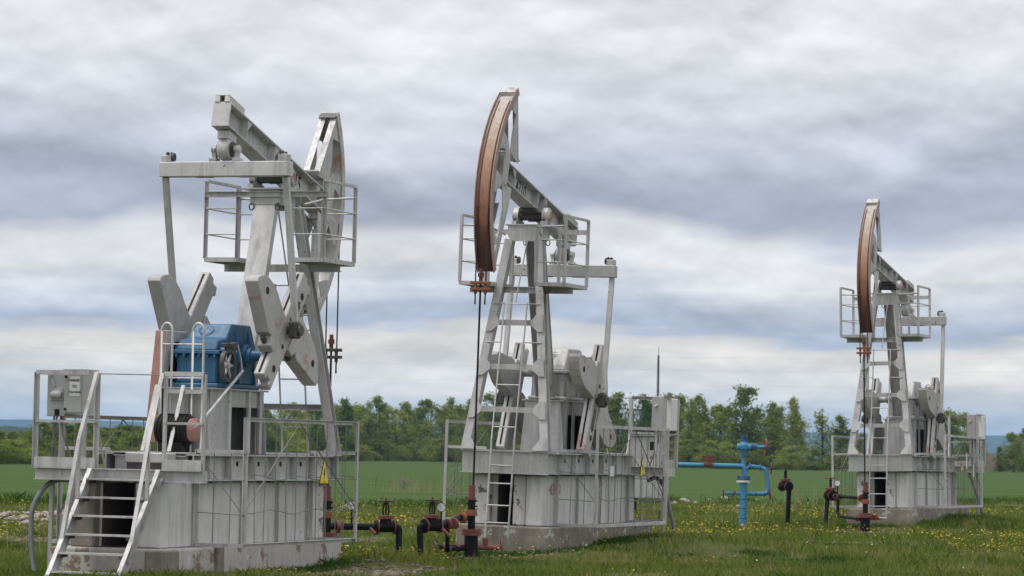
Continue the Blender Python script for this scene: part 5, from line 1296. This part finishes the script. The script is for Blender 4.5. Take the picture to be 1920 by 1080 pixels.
def gravel_w(x, y):
    """bare gravelly ground along the front of the first foundation and a few worn spots"""
    m = INV['A']; lx = m[0][0] * x + m[0][1] * y + m[0][3]; ly = m[1][0] * x + m[1][1] * y + m[1][3]
    a_ = np.clip(1.6 - np.abs(ly + 1.75) / 1.1, 0, 1) * np.clip(lx + 4.6, 0, 1) * np.clip(0.9 - lx, 0, 1) * np.clip(0.45 + 0.9 * fbm(x * 1.5, y * 1.0, 17), 0, 1)
    b_ = np.clip(1 - np.hypot((x - pix(1010, 1040).x) / 1.1, (y - pix(1010, 1040).y) / 2.0), 0, 1) * 0.7
    c_ = np.clip(1 - np.hypot((x - pix(1650, 1020).x) / 2.5, (y - pix(1650, 1020).y) / 3.0), 0, 1) * 0.55
    d_ = 0
    for w_ in wells.values(): d_ = d_ + np.clip(1.1 - np.hypot((x - w_.x) / 0.9, (y - w_.y + 0.3) / 1.6), 0, 1) * 0.8
    for px_, py_, sx_, sy_ in ((300, 1070, 1.0, 1.2), (60, 1010, 1.6, 4.0), (960, 1030, 0.8, 2.0), (1120, 1030, 0.9, 2.0), (1750, 985, 1.6, 2.5), (690, 1010, 0.7, 2.5), (1500, 1050, 1.2, 1.5)):
        c0 = pix(px_, py_); d_ = d_ + np.clip(1 - np.hypot((x - c0.x) / sx_, (y - c0.y) / sy_), 0, 1) * 0.75 * (0.4 + 1.2 * fbm(x * 1.3, y * 0.8, 15))
    return np.clip(a_ + b_ + c_ + d_, 0, 1)
def keep(x, y, bare=0.42):
    den = fbm(x * 0.55, y * 0.35, 21)
    k = (rng.uniform(0, 1, len(x)) < np.clip((den - 0.22 - bare * gravel_w(x, y)) / 0.2, 0.10, 1)) & ~on_slab(x, y) & (y < edge_d(x) + 1.5)
    return k & (rng.uniform(0, 1, len(x)) > np.clip(gravel_w(x, y) * 1.5, 0, 0.97))
N1 = 480000
x, y = scatter(N1, 37, 128, 2.3); k = keep(x, y); x, y = x[k], y[k]
cl = fbm(x * 0.9, y * 0.6, 31); tall = fbm(x * 0.25, y * 0.18, 41)
far = np.clip((y - 40) / 60, 0, 1.4)
h = (0.05 + 0.13 * cl * rng.uniform(0.5, 1.3, len(x)) + 0.10 * np.clip(tall - 0.5, 0, 1)) * rng.uniform(0.7, 1.25, len(x))
w = 0.006 + 0.010 * far + rng.uniform(0, 0.004, len(x))
h = h * (1 - 0.55 * np.clip(gravel_w(x, y) * 1.6, 0, 1)) * (0.85 + 0.7 * np.clip((fbm(x * 0.8, y * 0.55, 47) - 0.55) * 5, 0, 1))
tint = np.clip(0.10 + 0.85 * (0.5 * fbm(x * 0.3, y * 0.2, 51) + 0.5 * fbm(x * 1.6, y * 1.1, 53)) + rng.normal(0, 0.13, len(x)), 0, 0.9)
dry = rng.uniform(0, 1, len(x)) < 0.05 + 0.35 * np.clip((fbm(x * 0.6, y * 0.45, 57) - 0.56) * 6, 0, 1); tint[dry] = rng.uniform(0.88, 1.0, dry.sum())
base = np.stack([x, y, height(x, y) - 0.01], 1)
o = blades_mesh('grass', base, h, w, rng.uniform(0.1, 0.8, len(x)), tint, M['grass']); tag(o, 'short rough meadow grass around the pumpjacks', 'grass', kind='stuff')
# broad-leaved weeds in clumps
n_c = 900; cx, cy = scatter(n_c * 3, 38, 126, 2.0); kk = (fbm(cx * 0.35, cy * 0.3, 61) > 0.52) & ~on_slab(cx, cy, 0.05) & (cy < edge_d(cx) + 1) & (gravel_w(cx, cy) < 0.35); cx, cy = cx[kk][:n_c], cy[kk][:n_c]
# clumps hugging the foundations
for key, (lx0, lx1), ly, m_ in (('A', (-4.4, 0.6), -1.0, 26), ('A', (-5.4, -4.8), 0.0, 16), ('B', (-4.3, 0.8), 1.0, 26), ('B', (1.0, 1.3), 0.0, 10), ('C', (-4.3, 0.8), 1.0, 22), ('C', (1.0, 1.3), 0.0, 8)):
    mm = machine_matrix(*MACH[key]['m'])
    for _ in range(m_):
        p = mm @ Vector((rng.uniform(lx0, lx1), ly + rng.normal(0, 0.12) if abs(ly) > 0.5 else rng.uniform(-0.7, 0.7), 0))
        cx = np.append(cx, p.x); cy = np.append(cy, p.y)
per = 110; bx = np.repeat(cx, per) + rng.normal(0, 0.16, len(cx) * per); by = np.repeat(cy, per) + rng.normal(0, 0.18, len(cx) * per)
hh = np.repeat(rng.uniform(0.04, 0.13, len(cx)), per) * rng.uniform(0.4, 1.1, len(bx)); ok = ~on_slab(bx, by); 
base = np.stack([bx, by, height(bx, by) - 0.01], 1)
tn = np.clip(np.repeat(rng.uniform(0.1, 0.8, len(cx)), per) + rng.normal(0, 0.15, len(bx)), 0, 1)
o = blades_mesh('weeds', base[ok], hh[ok], rng.uniform(0.008, 0.020, ok.sum()), rng.uniform(0.3, 1.6, ok.sum()), tn[ok], M['weed']); tag(o, 'dark green broad-leaved weeds in clumps through the grass', 'weeds', kind='stuff')
# taller growth along the field margin
x, y = scatter(110000, 60, 128, 0.5); k = (np.abs(y - edge_d(x) + 1.0) < 3.5) & (fbm(x * 0.3, y * 0.15, 71) > 0.36); x, y = x[k], y[k]
o = blades_mesh('field_margin', np.stack([x, y, height(x, y) - 0.01], 1), rng.uniform(0.08, 0.36, len(x)) * (0.4 + fbm(x * 0.4, y * 0.2, 73)), rng.uniform(0.018, 0.04, len(x)), rng.uniform(0.2, 0.9, len(x)),
                np.clip(0.15 + 0.6 * fbm(x * 0.5, y * 0.3, 75) + rng.normal(0, 0.12, len(x)), 0, 0.95), M['weed']); tag(o, 'taller weedy growth along the near edge of the crop field', 'weeds', kind='stuff')
# dry stalks
sx, sy_ = [], []
for px, py, n_, sp in ((755, 925, 40, 0.6), (808, 925, 90, 0.9), (835, 930, 40, 0.5), (930, 945, 30, 0.3), (1510, 950, 40, 0.6), (1200, 985, 40, 0.4), (505, 1040, 22, 0.15), (610, 1020, 25, 0.15), (60, 1035, 40, 0.8)):
    c_ = pix(px, py); sx += list(rng.normal(c_.x, sp, n_)); sy_ += list(rng.normal(c_.y, sp * 1.5, n_))
sx, sy_ = np.array(sx), np.array(sy_); far_ = np.clip(sy_ / 45, 0.9, 2.2)
o = blades_mesh('dry_stalks', np.stack([sx, sy_, height(sx, sy_) - 0.01], 1), rng.uniform(0.25, 0.95, len(sx)), 0.006 * far_, rng.uniform(0.05, 0.35, len(sx)), rng.uniform(0, 1, len(sx)), M['straw'])
tag(o, 'last year\'s dry brown weed stalks standing in the grass', 'dry weeds', kind='stuff')
x, y = scatter(9000, 37, 110, 1.8); k = keep(x, y); x, y = x[k], y[k]
o = blades_mesh('seed_stalks', np.stack([x, y, height(x, y) - 0.01], 1), rng.uniform(0.12, 0.30, len(x)), 0.003 * np.clip(y / 45, 1, 2.5), rng.uniform(0.05, 0.5, len(x)), rng.uniform(0, 1, len(x)), M['straw'])
tag(o, 'thin straw coloured seed stalks rising above the grass', 'grass', kind='stuff')
# a bleached dead shrub behind the wells
c_ = pix(755, 930); T = thing('dead_shrub', Matrix.Translation((c_.x, c_.y, 0)), 'bare pale branching dead shrub standing before the green field', 'shrub')
r_ = random.Random(5); br = MB()
def twig(p, d, L, r, lv):
    q = p + d * L; br.path([p, p + d * L * 0.5 + Vector((r_.uniform(-.03, .03), 0, 0)), q], r, 5, radii=[r, r * 0.8, r * 0.55])
    if lv:
        for _ in range(3): twig(p + d * L * r_.uniform(0.4, 1.0), (d + Vector((r_.uniform(-.8, .8), r_.uniform(-.6, .6), r_.uniform(-0.1, .5)))).normalized(), L * r_.uniform(0.5, 0.75), r * 0.6, lv - 1)
for k in range(3): twig(Vector((0.05 * k, 0, -0.1)), Vector((r_.uniform(-.3, .3), 0, 1)).normalized(), 0.45, 0.02, 3)
M['deadwood'] = paint('bleached_wood', (0.30, 0.26, 0.20), 0.2, 0.9)
br.build('branches', 'deadwood', T)
# dandelions
def flowers(name, n, mat, lab, r0, r1, seed, y0=38, y1=100, th=0.5):
    x, y = scatter(n * 12, y0, y1, 1.9); k = (fbm(x * 0.33, y * 0.2, seed) > th) & ~on_slab(x, y, 0.1) & (y < edge_d(x)) & (gravel_w(x, y) < 0.5); x, y = x[k][:n], y[k][:n]
    z = height(x, y) + rng.uniform(0.08, 0.22, len(x)); r = rng.uniform(r0, r1, len(x)) * np.clip(y / 50, 1, 1.5)
    V, F = [], []
    for i in range(len(x)):
        o_ = len(V); tl = rng.uniform(-0.5, 0.5, 2)
        for t in range(6):
            a_ = t * math.pi / 3; dx, dy = r[i] * math.cos(a_), r[i] * math.sin(a_); V.append((x[i] + dx, y[i] + dy, z[i] + dx * tl[0] + dy * tl[1]))
        V.append((x[i], y[i], z[i] + r[i] * 0.6)); V.append((x[i], y[i], z[i] - r[i] * 0.6))
        F += [(o_ + t, o_ + (t + 1) % 6, o_ + 6) for t in range(6)] + [(o_ + (t + 1) % 6, o_ + t, o_ + 7) for t in range(6)]
    me = bpy.data.meshes.new(name); me.from_pydata(V, [], F); me.materials.append(M[mat]); o = bpy.data.objects.new(name, me); C.objects.link(o)
    return tag(o, lab, 'flowers', kind='stuff')
M['dandelion'] = paint('dandelion_yellow', (0.55, 0.39, 0.015), 0.15, 0.8, bump=0.0)
M['seedhead'] = paint('dandelion_white', (0.5, 0.5, 0.47), 0.1, 0.9, bump=0.0)
flowers('dandelion_flowers', 4300, 'dandelion', 'yellow dandelion flowers scattered through the grass', 0.009, 0.018, 81, th=0.56)
flowers('dandelion_clocks', 90, 'seedhead', 'white dandelion seed heads dotted in the grass', 0.012, 0.02, 91, th=0.45)
# stones: rubble heaps at the field edge and gravel by the first foundation
M['chalk'] = paint('pale_limestone', (0.34, 0.295, 0.25), 0.2, 0.9, wear=0.6, wear_col=(0.22, 0.18, 0.14), wear_scale=4)
M['gravel'] = paint('brown_gravel', (0.20, 0.155, 0.115), 0.35, 0.9, scale=9)
import bmesh
def stones(name, pts, sizes, mat, lab, squash=0.6):
    V, F = [], []
    ico = bmesh.new(); bmesh.ops.create_icosphere(ico, subdivisions=1, radius=1.0)
    iv = np.array([v.co[:] for v in ico.verts]); fi = [[v.index for v in f.verts] for f in ico.faces]; ico.free()
    for (x, y, z), s in zip(pts, sizes):
        vv = iv * rng.uniform(0.65, 1.2, (len(iv), 1)) * np.array([rng.uniform(0.7, 1.3), rng.uniform(0.7, 1.3), squash]) * s
        a_ = rng.uniform(0, 6.28); vv = vv @ np.array([[math.cos(a_), -math.sin(a_), 0], [math.sin(a_), math.cos(a_), 0], [0, 0, 1]]) + np.array([x, y, z])
        o_ = len(V); V += vv.tolist(); F += [[j + o_ for j in f] for f in fi]
    me = bpy.data.meshes.new(name); me.from_pydata(V, [], F); me.materials.append(M[mat]); o = bpy.data.objects.new(name, me); C.objects.link(o)
    return tag(o, lab, 'stones', kind='stuff')
pts, sz = [], []
for px, py, n_, wx, wy in ((30, 975, 420, 1.6, 5.0), (110, 975, 180, 1.0, 4.0), (660, 950, 90, 1.6, 3.5), (850, 945, 80, 1.2, 3.5)):
    c_ = pix(px, py)
    for _ in range(n_):
        x_, y_ = c_.x + rng.normal(0, wx), c_.y + rng.normal(0, wy); s = rng.gamma(1.8, 0.022) + 0.018
        pts.append((x_, y_, float(height(np.array(x_), np.array(y_))) + s * 0.1 + (0.16 if px < 200 else 0.03) * math.exp(-((x_ - c_.x) / wx) ** 2) * math.exp(-((y_ - c_.y) / wy) ** 2))); sz.append(s)
stones('rubble', pts, sz, 'chalk', 'heap of pale broken stone lying at the edge of the field')
for j, (px, py, s) in enumerate(((1283, 945, .16), (1262, 948, .12), (1305, 946, .09), (1358, 938, .13), (1330, 941, .1), (1385, 952, .08), (1240, 945, .14), (1418, 940, .07))):
    c_ = pix(px, py); ico = bmesh.new(); bmesh.ops.create_icosphere(ico, subdivisions=2, radius=s)
    for v_ in ico.verts: v_.co = Vector((v_.co.x * 1.25, v_.co.y, v_.co.z * 0.75)) * rng.uniform(0.84, 1.12)
    me = bpy.data.meshes.new('stone'); ico.to_mesh(me); ico.free(); me.materials.append(M['chalk']); o = bpy.data.objects.new('stone', me); C.objects.link(o); o.location = (c_.x, c_.y, s * 0.45)
    tag(o, 'pale loose stone lying in the grass beyond the platform and the blue wellhead', 'stone', 'loose pale stones near the blue wellhead')
x, y = scatter(60000, 38, 75, 1.5); gw = gravel_w(x, y); k = (gw > 0.25) & (rng.uniform(0, 1, len(x)) < gw) & ~on_slab(x, y, 0.03); x, y = x[k][:9000], y[k][:9000]
stones('gravel', list(zip(x, y, height(x, y) + 0.008)), rng.gamma(2.0, 0.010, len(x)) + 0.008, 'gravel', 'brown gravel on the bare ground beside the first foundation')

# ------------------------------------------------------------------ air
m, t = new_mat('pale_haze')
out = t.nodes.new('ShaderNodeOutputMaterial'); pv = t.nodes.new('ShaderNodeVolumePrincipled'); t.links.new(pv.outputs[0], out.inputs['Volume'])
pv.inputs['Color'].default_value = (0.38, 0.66, 1.0, 1); pv.inputs['Density'].default_value = 0.00011; pv.inputs['Anisotropy'].default_value = 0.0
o = MB().box(-6000, 6000, -60, 9600, -4.0, 84).build('haze', m); o['kind'] = 'stuff'; o['label'] = 'thin blue air between here and the far hills'; o['category'] = 'haze'
scene.cycles.volume_bounces = 0
scene.cycles.max_bounces = 6
